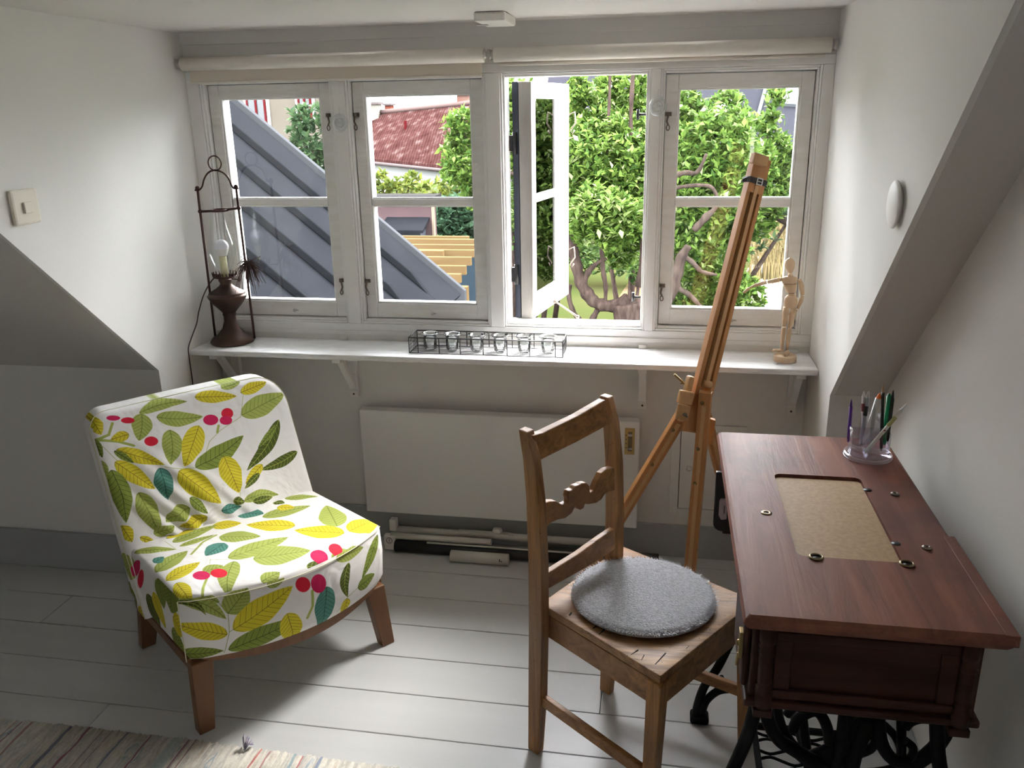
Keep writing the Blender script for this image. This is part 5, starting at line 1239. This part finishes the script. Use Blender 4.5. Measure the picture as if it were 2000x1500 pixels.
build('gable_wall', MB().prism([(XT, Yf-.06, rz(XT)-.05), (XE-.12, Yf-.06, rz(XE-.12)-.05), (XE-.12, Yf-.06, GZ), (XT, Yf-.06, GZ)], (0, .05, 0)), M_WALL, zr)

# rendered house far left
def facade(Yp, pts): return [onY(x, y, Yp) for x, y in pts]
bh = thing('beige_house', 'tall beige rendered house with red window frames beyond the metal roof', 'house', (onY(560, 300, 30).x, 30, GZ))
l_, r_ = onY(380, 200, 30).x, onY(672, 250, 30).x
build('wall', MB().box(l_, r_, 30, 32.2, GZ, 7.5), mat('beige_render', (0.0607, 0.0518, 0.0428), .9, var=.12, vscale=1), bh)
M_REDP = mat('red_paint', (0.0400, 0.0050, 0.0063), .5); M_DGL = mat('dark_pane', (0.0200, 0.0225, 0.0250), .3)
def hwin(par, x0, y0, x1, y1, Yp, fm_, n=2, sur=True):
    a, b = onY(x0, y0, Yp), onY(x1, y1, Yp); xa, xb, za, zb_ = a.x, b.x, b.z, a.z; s = (b-CAMP).length/FPX
    w_ = s*2.4
    if sur: build('window_surround', MB().box(xa-s*7, xb+s*7, Yp-.05, Yp-.001, za-s*6, zb_+s*5), mat('white_render', (0.1800, 0.1740, 0.1680), .8), par)
    f = build('window', MB().box(xa-w_/2, xa+w_, Yp-.12, Yp-.052, za, zb_).box(xb-w_, xb+w_/2, Yp-.12, Yp-.052, za, zb_).box(xa, xb, Yp-.12, Yp-.052, zb_-w_, zb_).box(xa, xb, Yp-.12, Yp-.052, za, za+w_).box((xa+xb)/2-w_*.8, (xa+xb)/2+w_*.8, Yp-.13, Yp-.052, za, zb_), fm_, par)
    for k in range(n): build('window_pane', MB().box(xa+(xb-xa)*k/n+w_*.5, xa+(xb-xa)*(k+1)/n-w_*.5, Yp-.09, Yp-.0525, za+w_*.5, zb_-w_*.5), M_DGL, f)
    return f
hwin(bh, 476, 128, 524, 252, 30, M_REDP); hwin(bh, 579, 140, 611, 232, 30, M_REDP); hwin(bh, 395, 128, 440, 252, 30, M_REDP)
def shrub(name, label, cat, L, dens, size, m, group=None, stems=True, per=6, core=None):
    c = onY(L[0][0], L[0][1], L[0][3]); r = thing(name, label, cat, (c.x, c.y, GZ), group)
    pts = blobs(L, dens); pts = pts[pts[:, 2] > GZ+.02]
    P_, D_ = rosettes(pts, per); leaves('foliage', P_, D_, size, m, r)
    if stems:
        sm_ = MB()
        for b in L[:6]:
            q = onY(b[0], b[1], b[3]); sm_.tube([Vector((c.x+(q.x-c.x)*.4, q.y, GZ)), Vector(((c.x+q.x)/2, q.y, (GZ+q.z)/2)), q], [.06, .05, .02], 6)
        build('stem', sm_, M_BARK, r)
    return r
M_BARK = mat('bark', (0.0338, 0.0248, 0.0203), .95, col2=(0.0126, 0.0090, 0.0081), vscale=26, bump=1, bscale=40, stretch=(1, 1, .3))
LM1 = leafmat('apple_leaves', (0.0170, 0.0420, 0.0070), (0.0850, 0.1330, 0.0260), (0.2200, 0.2500, 0.1300)); LM2 = leafmat('dark_leaves', (0.0106, 0.0264, 0.0114), (0.0396, 0.0660, 0.0282)); LM3 = leafmat('yellow_leaves', (0.0341, 0.0527, 0.0112), (0.0930, 0.1054, 0.0186)); LM4 = leafmat('blue_green_leaves', (.016, .034, .020), (.045, .085, .045))
LM5 = leafmat('mid_leaves', (0.0160, 0.0360, 0.0096), (0.0560, 0.0880, 0.0240))
shrub('climber', 'dark green climbing shrub growing up the corner of the beige house', 'shrub', [(610, 285, 42, 22, 70), (590, 240, 26, 22, 30), (640, 225, 30, 22, 26), (625, 330, 40, 22, 40), (650, 280, 30, 22, 60), (660, 370, 40, 22, 50)], 26, .26, LM2)
shrub('bush', 'yellow green bush below the eaves of the red roofed cottage', 'shrub', [(775, 372, 48, 24, 26), (745, 360, 28, 24, 24), (800, 352, 20, 24, 12)], 26, .24, LM3)
shrub('bush', 'bright green bush right of the yellow green one by the cottage', 'shrub', [(860, 375, 52, 23, 24), (900, 365, 40, 23, 32), (920, 340, 30, 23, 30)], 26, .24, LM3)
shrub('hedge', 'blue green hedge behind the timber joists', 'hedge', [(885, 430, 45, 21, 45), (905, 440, 45, 21.5, 45), (930, 430, 40, 21, 50), (980, 430, 50, 21, 55), (960, 390, 50, 21, 30)], 130, .26, LM4, stems=False)

# cottage
co = thing('cottage', 'low white cottage with a long reddish brown tiled roof', 'house', (onY(800, 322, 52).x, 54, GZ))
def rr_line(x, ya, yb, x0, x1): return ya+(yb-ya)*(x-x0)/(x1-x0)
E0, E1 = onY(690, 314, 52), onY(1050, 352, 44); G0, G1 = onY(690, 232, 58), onY(1050, 196, 50)
M_ROOF = bpy.data.materials.new('brown_tiles'); M_ROOF.use_nodes = True; t = M_ROOF.node_tree; p = t.nodes['Principled BSDF']; p.inputs['Roughness'].default_value = .85
tc1 = t.nodes.new('ShaderNodeTexCoord'); wv = t.nodes.new('ShaderNodeTexWave'); wv.inputs['Scale'].default_value = 1.6; wv.inputs['Distortion'].default_value = 2; wv.inputs['Detail'].default_value = 3; t.links.new(tc1.outputs['Object'], wv.inputs['Vector'])
nn_ = t.nodes.new('ShaderNodeTexNoise'); nn_.inputs['Scale'].default_value = 2.0; nn_.inputs['Detail'].default_value = 8; t.links.new(tc1.outputs['Object'], nn_.inputs['Vector'])
r1 = ramp(nn_.outputs[0], [(.3, (.016, .0062, .0058)), (.55, (.026, .0115, .0105)), (.74, (.05, .034, .032))]); r2 = ramp(wv.outputs[0], [(0, (.60, .60, .62)), (.5, (1, 1, 1))])
mxx = t.nodes.new('ShaderNodeMixRGB'); mxx.blend_type = 'MULTIPLY'; mxx.inputs[0].default_value = 1; t.links.new(r1.outputs[0], mxx.inputs[1]); t.links.new(r2.outputs[0], mxx.inputs[2]); t.links.new(mxx.outputs[0], p.inputs['Base Color'])
roof = build('roof', MB().prism([E0, E1, G1, G0], (0, .1, .25)), M_ROOF, co)
dE = (E1-E0); 
def ep(t_, off=0, dz=0): return E0+dE*t_+Vector((0, off, dz))
build('wall', MB().prism([ep(0, .5, -.1), ep(1, .5, -.1), Vector((ep(1, .5).x, ep(1, .5).y, GZ)), Vector((ep(0, .5).x, ep(0, .5).y, GZ))], (0, .3, 0)), mat('cottage_white', (0.1848, 0.1848, 0.1848), .8), co)
build('gutter', MB().tube([ep(0, -.1, 0), ep(1, -.1, 0)], .10, 8), mat('gutter', (.05, .04, .04), .5), co)
build('ridge', MB().tube([G0+Vector((0, 0, .25)), G1+Vector((0, 0, .25))], .16, 8), mat('ridge_tile', (0.0600, 0.0400, 0.0375), .9), co)
for x0, x1, y0, y1 in ((761, 768, 329, 345), (790, 804, 330, 362), (840, 852, 338, 362)):
    a, b = onY(x0, y0, 51.5), onY(x1, y1, 51.5); f = build('window', MB().box(a.x, b.x, a.y, a.y+.3, b.z, a.z), mat('grey_frame', (.10, .11, .12), .4), co); build('window_pane', MB().box(a.x+.12, b.x-.12, a.y-.03, a.y-.005, b.z+.15, a.z-.15), M_DGL, f)
def chim(x0, x1, y0, y1, Yc, m, cap=True):
    a, b = onY(x0, y0, Yc), onY(x1, y1, Yc); c = build('chimney', MB().box(a.x, b.x, Yc, Yc+.9, b.z-1.5, a.z), m, co)
    build('chimney_cap', MB().box(a.x-.12, b.x+.12, Yc-.12, Yc+1.0, a.z+.001, a.z+.14), M_GUT, c); return c
M_GUT = MATS['gutter']
c1 = chim(721, 739, 204, 236, 56, mat('chimney_render', (0.1000, 0.0925, 0.0800), .9)); q = onY(727, 200, 56); build('cowl', MB().ball(Vector((q.x, 56.4, q.z)), .17, 12, 8).tube([Vector((q.x, 56.4, q.z-.5)), Vector((q.x, 56.4, q.z))], .1, 8), mat('cowl', (.10, .11, .14), .4), c1)
M_BRICK = mat('chimney_brick', (0.1000, 0.0325, 0.0225), .9, var=.3, vscale=9); chim(751, 763, 206, 230, 58, M_BRICK); chim(892, 915, 186, 232, 53, mat('chimney_old', (0.0850, 0.0600, 0.0500), .9, col2=(0.0750, 0.0325, 0.0250), vscale=2))
for x, y0, y1 in ((792.5, 236, 254), (775.5, 261, 280)):
    a, b = onY(x-2, y0, 53), onY(x+2, y1, 53); build('roof_vent', MB().box(a.x, b.x, 52.8, 53.1, b.z, a.z), M_REDP, co)
a, b = onY(746, 310, 51), onY(756, 298, 51.6); build('roof_hatch', MB().beam(a, b, .3, .1, (1, 0, 0)), mat('orange_tile', (.65, .16, .05), .7), co)
# white outbuilding corner
a, b = onY(700, 352, 26), onY(748, 383, 26)
ob = thing('white_outbuilding', 'white flat outbuilding corner beside the yellow green bush', 'building', (a.x, 26, GZ))
build('wall', MB().box(a.x, b.x-.1, 26.1, 26.6, GZ, b.z-.001), mat('outbuilding_wall', (0.0900, 0.0800, 0.0700), .9), ob)
build('fascia', MB().prism([onY(700, 343, 26), onY(724, 352, 26), onY(748, 362, 26), onY(747, 377, 26), onY(724, 371, 26), onY(700, 365, 26)], (0, .6, 0)), mat('white_board', (.80, .79, .77), .6), ob)
# mauve shed
mvs = thing('shed', 'mauve painted shed wall behind the timber joists', 'shed', (onY(790, 430, 17).x, 17, GZ))
a, b = onY(600, 392, 17), onY(847, 500, 17)
build('wall', MB().box(a.x, b.x, 17, 17.4, GZ, a.z), mat('mauve_paint', (0.0420, 0.0272, 0.0288), .85, var=.15, vscale=2), mvs)
build('roof_board', MB().box(a.x-.1, b.x+.12, 16.9, 17.5, a.z+.001, a.z+.12), mat('shed_roof', (0.0160, 0.0150, 0.0155), .7), mvs)
build('corner_board', MB().box(b.x+.001, b.x+.05, 16.97, 17.1, GZ, a.z), mat('tan_board', (0.1040, 0.0800, 0.0600), .7), mvs)
a, b = onY(735, 432, 16.2), onY(826, 452, 16.2)
aw_ = build('canopy', MB().prism([Vector((a.x, 16.99, a.z)), Vector((b.x-.05, 16.99, a.z)), Vector((b.x, 16.2, b.z+.02)), Vector((a.x, 16.2, b.z+.02))], (0, 0, -.06)), M_ZINC, mvs)
build('canopy_box', MB().box(a.x, b.x-.15, 16.5, 16.98, b.z-.30, b.z-.045), mat('dark_box', (.03, .032, .04), .5), mvs)
# car
cc = onY(912, 437, 29)
car = thing('car', 'pale car parked behind the hedge, only its roof and windscreen showing', 'car', (cc.x, 29, GZ))
zc0 = cc.z-1.0
bd = MB(); sec = [(-1.9, .55, .5), (-1.5, .75, .8), (-.8, .85, .85), (.2, .85, .85), (1.2, .85, .8), (1.9, .7, .6)]
bd.loft([[Vector((cc.x+y_, 29+s, zc0+z_)) for y_, z_ in ((-w_, .0), (w_, .0), (w_, h_*.8), (w_*.8, h_), (-w_*.8, h_), (-w_, h_*.8))] for s, w_, h_ in sec], True)
build('body', bd, mat('car_paint', (0.0675, 0.0720, 0.0765), .25, coat=1), car)
build('cabin', MB().loft([[Vector((cc.x+y_, 29+s, zc0+z_)) for y_, z_ in ((-.72, .8), (.72, .8), (.6, h_), (-.6, h_))] for s, h_ in ((-1.0, .86), (-.45, 1.35), (.7, 1.35), (1.5, .86))], True), mat('car_glass', (0.0336, 0.0456, 0.0456), .2), car)
for s in (-1.2, 1.2):
    for t2_ in (-.8, .6): build('wheel', MB().lathe([(0, 0), (.32, 0), (.32, .2), (0, .2)], (cc.x+t2_, 29+s, zc0), 16, (1, 0, 0)), M_BLACK, car)
build('parking_ground', MB().box(cc.x-4, cc.x+4, 27, 31, GZ, zc0-.32), M_SOIL, car)

# timber joists on posts
M_TIM = wood('fresh_pine', (0.0739, 0.0479, 0.0233), (0.0575, 0.0356, 0.0164), 0, .7, 4, bump=.1)
JZ = -.30
pg = thing('pergola', 'unfinished pergola of pale new timber joists on posts in the garden', 'pergola', (-3.2, 8, GZ))
js = [(915, 462, 470), (945, 468, 479), (945, 479, 491), (932, 489, 503), (919, 503, 519), (909, 520, 537), (899, 536, 553)]
for x, y, yb in js:
    e = onZ(x, y, JZ); wj = onY(x, yb, e.y); h_ = e.z-wj.z
    build('joist', MB().box(e.x-4.2, e.x, e.y, e.y+.07, e.z-h_, e.z), M_TIM, pg)
e = onZ(868, 490, JZ); build('joist', MB().box(e.x-1.8, e.x, e.y-.09, e.y-.005, e.z-.14, e.z+.012), M_TIM, pg)
a = onZ(899, 540, JZ)
py_ = a.y+.25; pxm = onY(903, 560, py_).x
build('post', MB().box(pxm-.055, pxm+.055, py_, py_+.11, GZ, JZ-.18), M_TIM, pg); 
build('post', MB().box(pxm-3.5, pxm-3.39, py_, py_+.11, GZ, JZ-.18), M_TIM, pg)
a = onZ(938, 497, GZ+1.2); pl = thing('garden_pallet', 'dark stack behind the right ends of the joists', 'stack', (a.x, a.y, GZ)); build('stack_block', MB().box(a.x-.5, a.x+.6, a.y, a.y+.8, GZ, GZ+1.2), mat('dark_tarp', (0.0120, 0.0180, 0.0240), .6), pl, bevel=.03)
build('stack_board', MB().box(a.x-.6, a.x+.7, a.y-.05, a.y+.85, GZ+1.201, GZ+1.24), mat('dark_tarp_board', (0.0200, 0.0240, 0.0300), .6), pl)

# dark house with roof windows, behind the apple tree
RY0, RY1 = 24.0, 31.0
a = onY(1090, 300, RY0); d2 = onY(1900, 300, RY0)
ez = a.z; rx0, rx1 = a.x-.6, d2.x
rzt = onY(1300, 20, RY1).z+2.5
sl_ = (rzt-ez)/(RY1-RY0)
dh = thing('dark_house', 'dark grey roofed house with roof windows behind the apple tree', 'house', ((rx0+rx1)/2, RY0+1, GZ))
nr_ = Vector((0, -sl_, 1)).normalized()
M_DRF = mat('dark_roofing', (0.0147, 0.0147, 0.0182), .75, spec=.2)
M_DRX = mat('dark_roofing2', (.042, .042, .052), .75, var=.15, vscale=1.2)
build('roof', MB().prism([(rx0, RY0, ez), (rx1, RY0, ez), (rx1, RY1, rzt), (rx0, RY1, rzt)], (0, .05, -.15)), M_DRF, dh)
build('wall', MB().box(rx0+.3, rx1-.3, RY0+.4, RY0+.6, GZ, ez-.05), mat('dark_wall', (0.0200, 0.0200, 0.0220), .8), dh)
def onroof(x, y, off=0): return onP(x, y, nr_, Vector((0, RY0, ez))+nr_*off)
for q4 in (((1532, 168), (1566, 168), (1560, 207), (1527, 205)), ((1410, 181), (1443, 180), (1437, 216), (1404, 216)), ((1328, 184), (1352, 183), (1346, 214), (1322, 214)), ((1190, 150), (1215, 150), (1210, 176), (1186, 176))):
    P_ = [onroof(x, y, .05) for x, y in q4]; f = build('roof_window', MB().prism([p-nr_*.05 for p in P_], nr_*.12), mat('window_frame_grey', (0.0900, 0.0960, 0.1080), .5), dh)
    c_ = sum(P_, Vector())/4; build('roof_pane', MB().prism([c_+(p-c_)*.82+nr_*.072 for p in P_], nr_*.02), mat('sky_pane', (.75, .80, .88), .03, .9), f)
for (x0, y0), (x1, y1) in (((1497, 165), (1474, 250)), ((1262, 140), (1252, 175)), ((1120, 145), (1100, 200)), ((1418, 178), (1390, 260))):
    build('roof_strip', MB().beam(onroof(x0, y0, .04), onroof(x1, y1, .04), .10, .08, (1, 0, 0)), mat('strip_metal', (0.0450, 0.0480, 0.0540), .4, .5), dh)

# apple tree
at = thing('apple_tree', 'old gnarled apple tree with dense pale green leaves outside the open casement', 'tree', (onY(1240, 640, 5.6).x, 5.6, GZ))
def limbm(nm, L, par=at, Y=5.6, pr=1.0):
    P_, R_ = [], []
    for i_, q in enumerate(L):
        x, y, w_ = q[:3]; Yq = q[3] if len(q) > 3 else Y; p = onY(x, y, Yq); P_.append(p); R_.append(w_/2*(p-CAMP).length/FPX*pr)
    S_p = smooth(P_, 5); rr = []
    for i_ in range(len(R_)-1): rr += [R_[i_]+(R_[i_+1]-R_[i_])*k/5 for k in range(5)]
    rr.append(R_[-1]); rr = [r*(1+.10*math.sin(i_*1.7)+rng.uniform(-.06, .06)) for i_, r in enumerate(rr)]
    return build(nm, MB().tube(S_p, rr, 10), M_BARK, par)
tb = onY(1235, 640, 5.6)
build('trunk', MB().tube(smooth([Vector((tb.x+.15, 5.6, GZ)), Vector((tb.x+.1, 5.6, GZ+1.0)), Vector((tb.x, 5.6, tb.z-.1)), onY(1226, 590, 5.6)]), [.22]*5+[.20]*7+[.16]*7, 12), M_BARK, at)
limbm('branch', [(1228, 592, 40), (1195, 598, 24), (1165, 592, 24), (1148, 575, 26), (1133, 548, 22), (1122, 500, 22), (1110, 455, 20), (1095, 400, 16), (1080, 340, 12), (1070, 280, 6)])
limbm('branch', [(1112, 556, 10), (1112, 585, 9), (1122, 612, 9), (1142, 640, 12), (1150, 680, 12)])
limbm('branch', [(1170, 600, 10), (1158, 622, 12), (1150, 640, 13), (1148, 680, 14)])
limbm('branch', [(1138, 555, 14), (1150, 530, 12), (1165, 515, 8), (1185, 505, 5)])
limbm('branch', [(1182, 590, 6), (1183, 560, 9), (1178, 530, 10), (1176, 500, 8), (1172, 440, 6), (1180, 380, 5), (1185, 300, 5), (1190, 200, 6), (1192, 130, 4)])
limbm('branch', [(1250, 560, 20), (1262, 480, 22), (1255, 400, 20), (1240, 330, 12), (1232, 250, 8), (1236, 150, 8), (1240, 120, 4)])
limbm('branch', [(1250, 600, 34), (1300, 580, 32), (1318, 545, 26), (1330, 505, 20), (1345, 480, 12)], Y=4.75)
limbm('branch', [(1338, 503, 10), (1352, 512, 10), (1370, 530, 8), (1400, 537, 5)], Y=4.75)
limbm('branch', [(1318, 560, 12), (1345, 575, 10), (1365, 595, 8), (1380, 610, 5)], Y=4.75)
limbm('branch', [(1262, 420, 18), (1310, 352, 10), (1335, 338, 10), (1362, 336, 8), (1380, 300, 5)], Y=4.75)
limbm('branch', [(1300, 370, 8), (1360, 362, 7), (1392, 368, 7), (1400, 400, 6), (1378, 425, 14), (1355, 450, 12)], Y=4.75)
limbm('branch', [(1400, 405, 12), (1440, 395, 14), (1480, 400, 16), (1530, 430, 14), (1570, 440, 10)], Y=6.4)
limbm('branch', [(1445, 390, 12), (1452, 355, 14), (1470, 310, 10), (1500, 260, 6), (1505, 210, 3)], Y=6.4)
limbm('branch', [(1095, 400, 10), (1040, 350, 8), (960, 330, 7), (920, 300, 5), (905, 250, 3)], Y=6.2)
CROWN = [(1150, 225, 52, 6), (1230, 240, 62, 6.6), (1190, 170, 30, 6.2), (1245, 170, 30, 6), (1130, 175, 22, 5.8), (1180, 320, 95, 5.7), (1240, 370, 80, 5.7), (1130, 400, 70, 6), (1160, 425, 60, 5.2), (1205, 430, 55, 5.2), (1010, 300, 60, 6.5), (1060, 270, 80, 6.7),
 (1005, 200, 50, 6.6), (905, 250, 34, 6.2), (912, 330, 46, 6.2), (935, 385, 30, 6.4), (884, 290, 20, 6.3), (875, 335, 16, 6.3), (1060, 400, 70, 6.6), (1290, 290, 80, 6), (1345, 250, 58, 6), (1400, 290, 75, 5.6), (1365, 370, 90, 5.6), (1340, 205, 32, 6),
 (1455, 330, 60, 6), (1520, 300, 34, 6.2), (1500, 240, 22, 6.2), (1440, 250, 40, 6), (1425, 385, 75, 6), (1340, 450, 70, 5.7), (1400, 500, 55, 6), (1370, 570, 60, 6.2), (1330, 560, 50, 6.8), (1455, 585, 42, 5.6), (1425, 560, 40, 6), (1520, 375, 45, 6.2), (1480, 430, 40, 6.2), (1320, 610, 46, 6.4), (1520, 190, 18, 6.2), (1420, 200, 26, 6), (1600, 350, 60, 6.4), (1240, 450, 50, 6.2), (1210, 490, 36, 7.2), (1700, 330, 110, 6.2), (1820, 300, 130, 6.4), (1800, 470, 110, 6.2), (1950, 340, 140, 6.6), (2100, 400, 150, 7), (2250, 330, 160, 7), (2150, 560, 120, 7)]  # crown far right is out of view, added for the open pane's reflection
cpts = blobs(CROWN, 760)
P_, D_ = rosettes(cpts, 7)
sel = np.argsort(P_[:, 1]+rng.uniform(0, .3, len(P_)))
leaves('foliage', P_, D_, .074, LM1, at)
# nearest leaves as single pieces sharing three meshes
leafmesh = []
for k in range(3):
    r0 = thing('tmp', None, None); o = leaves('leaf', np.array([[0., 0, 0]]), np.array([[0., 1, 0]]), .080, LM1, r0, rnd=np.array([.35+.3*k]), kind=None); leafmesh.append(o.data); bpy.data.objects.remove(o); bpy.data.objects.remove(r0)
base = world_loc(at); cnt = 0
for i_ in sel[:60000]:
    if cnt >= 280: break
    v = Vector(P_[i_])-CAMP; zc_ = v.dot(CF); sxp = 1000+FPX*v.dot(CR)/zc_; syp = 750-FPX*v.dot(CU)/zc_
    if (1112 < sxp < 1260 and 150 < syp < 600) or (1318 < sxp < 1550 and 172 < syp < 600) or (880 < sxp < 930 and 190 < syp < 385):
        o = bpy.data.objects.new('leaf', leafmesh[cnt % 3]); COL.objects.link(o); o.parent = at
        o.location = Vector(P_[i_])+Vector((0, -.05, .03))-base; o.rotation_euler = Vector(D_[i_]).to_track_quat('Y', 'Z').to_euler(); cnt += 1
# planting behind the tree
shrub('bush', 'leafy mid green bush behind the trunk of the apple tree', 'shrub', [(1232, 500, 50, 10.6, 46), (1185, 470, 50, 10.8, 44), (1240, 440, 50, 11, 60), (1250, 530, 30, 10.6, 26)], 60, .13, LM5)
shrub('bush', 'dense dark green bush behind the right window light', 'shrub', [(1400, 420, 90, 13, 90), (1330, 330, 70, 13, 70), (1470, 420, 60, 13, 80), (1560, 400, 40, 13, 50), (1320, 500, 60, 12.5, 60), (1400, 520, 50, 12.5, 50), (1400, 330, 90, 13.5, 40)], 36, .17, LM2)
shrub('bush', 'green bush glimpsed through the gap left of the open casement', 'shrub', [(1000, 400, 60, 13, 90), (1050, 420, 70, 13, 90), (1100, 350, 70, 13, 110), (1140, 450, 50, 13, 70), (1190, 380, 80, 13.5, 110)], 34, .16, LM5)
shrub('bush', 'loose green bushes at the back of the lawn behind the apple trunk', 'shrub', [(1145, 500, 45, 18, 46), (1190, 495, 50, 18, 50), (1240, 505, 50, 18, 52), (1120, 470, 50, 18.5, 60)], 34, .17, LM5, stems=False)
# dry ornamental grass
og = onZ(1522, 545, GZ); dg = thing('dry_grass', 'clump of tall straw coloured grass beyond the mannequin', 'grass', (og.x, og.y, GZ))
gm = MB(); rg = random.Random(9)
for k in range(420):
    b0 = Vector((og.x+rg.gauss(0, .35), og.y+rg.gauss(0, .3), GZ)); hgt = rg.uniform(.9, 1.75); ln = Vector((rg.gauss(0, .16), rg.gauss(0, .12), 0))
    pts = [b0, b0+ln*.4+Vector((0, 0, hgt*.5)), b0+ln*1.3+Vector((0, 0, hgt*.85)), b0+ln*2.4+Vector((0, 0, hgt*.93))]
    s = Vector((.012, 0, 0)); gm.add([p+s*f for p, f in zip(pts, (1, 1, .8, .2))]+[p-s*f for p, f in zip(pts, (1, 1, .8, .2))], [(0, 1, 5, 4), (1, 2, 6, 5), (2, 3, 7, 6)])
tag(build('blades', gm, mat('straw', (0.1140, 0.0840, 0.0420), .8, col2=(0.0780, 0.0660, 0.0300), vscale=3), dg), kind='stuff')

for m_ in bpy.data.materials:
    if m_.name in ('lawn', 'sand', 'dry_soil', 'dry_grass', 'zinc_sheet', 'zinc_seam', 'zinc_edge', 'beige_render', 'white_render', 'red_paint', 'bark', 'apple_leaves', 'dark_leaves', 'yellow_leaves', 'blue_green_leaves', 'mid_leaves', 'brown_tiles', 'cottage_white', 'gutter', 'ridge_tile', 'chimney_render', 'chimney_brick', 'chimney_old', 'outbuilding_wall', 'mauve_paint', 'shed_roof', 'tan_board', 'fresh_pine', 'dark_roofing', 'dark_wall', 'dark_tarp', 'dark_tarp_board', 'straw', 'strip_metal', 'window_frame_grey', 'orange_tile', 'grey_frame', 'dark_box', 'car_paint'):
        for n_ in m_.node_tree.nodes:
            if n_.type == 'BSDF_PRINCIPLED': n_.inputs['Specular IOR Level'].default_value = .06 if 'leaves' in m_.name else 0.0; n_.inputs['Coat Weight'].default_value = 0; n_.inputs['Metallic'].default_value = 0
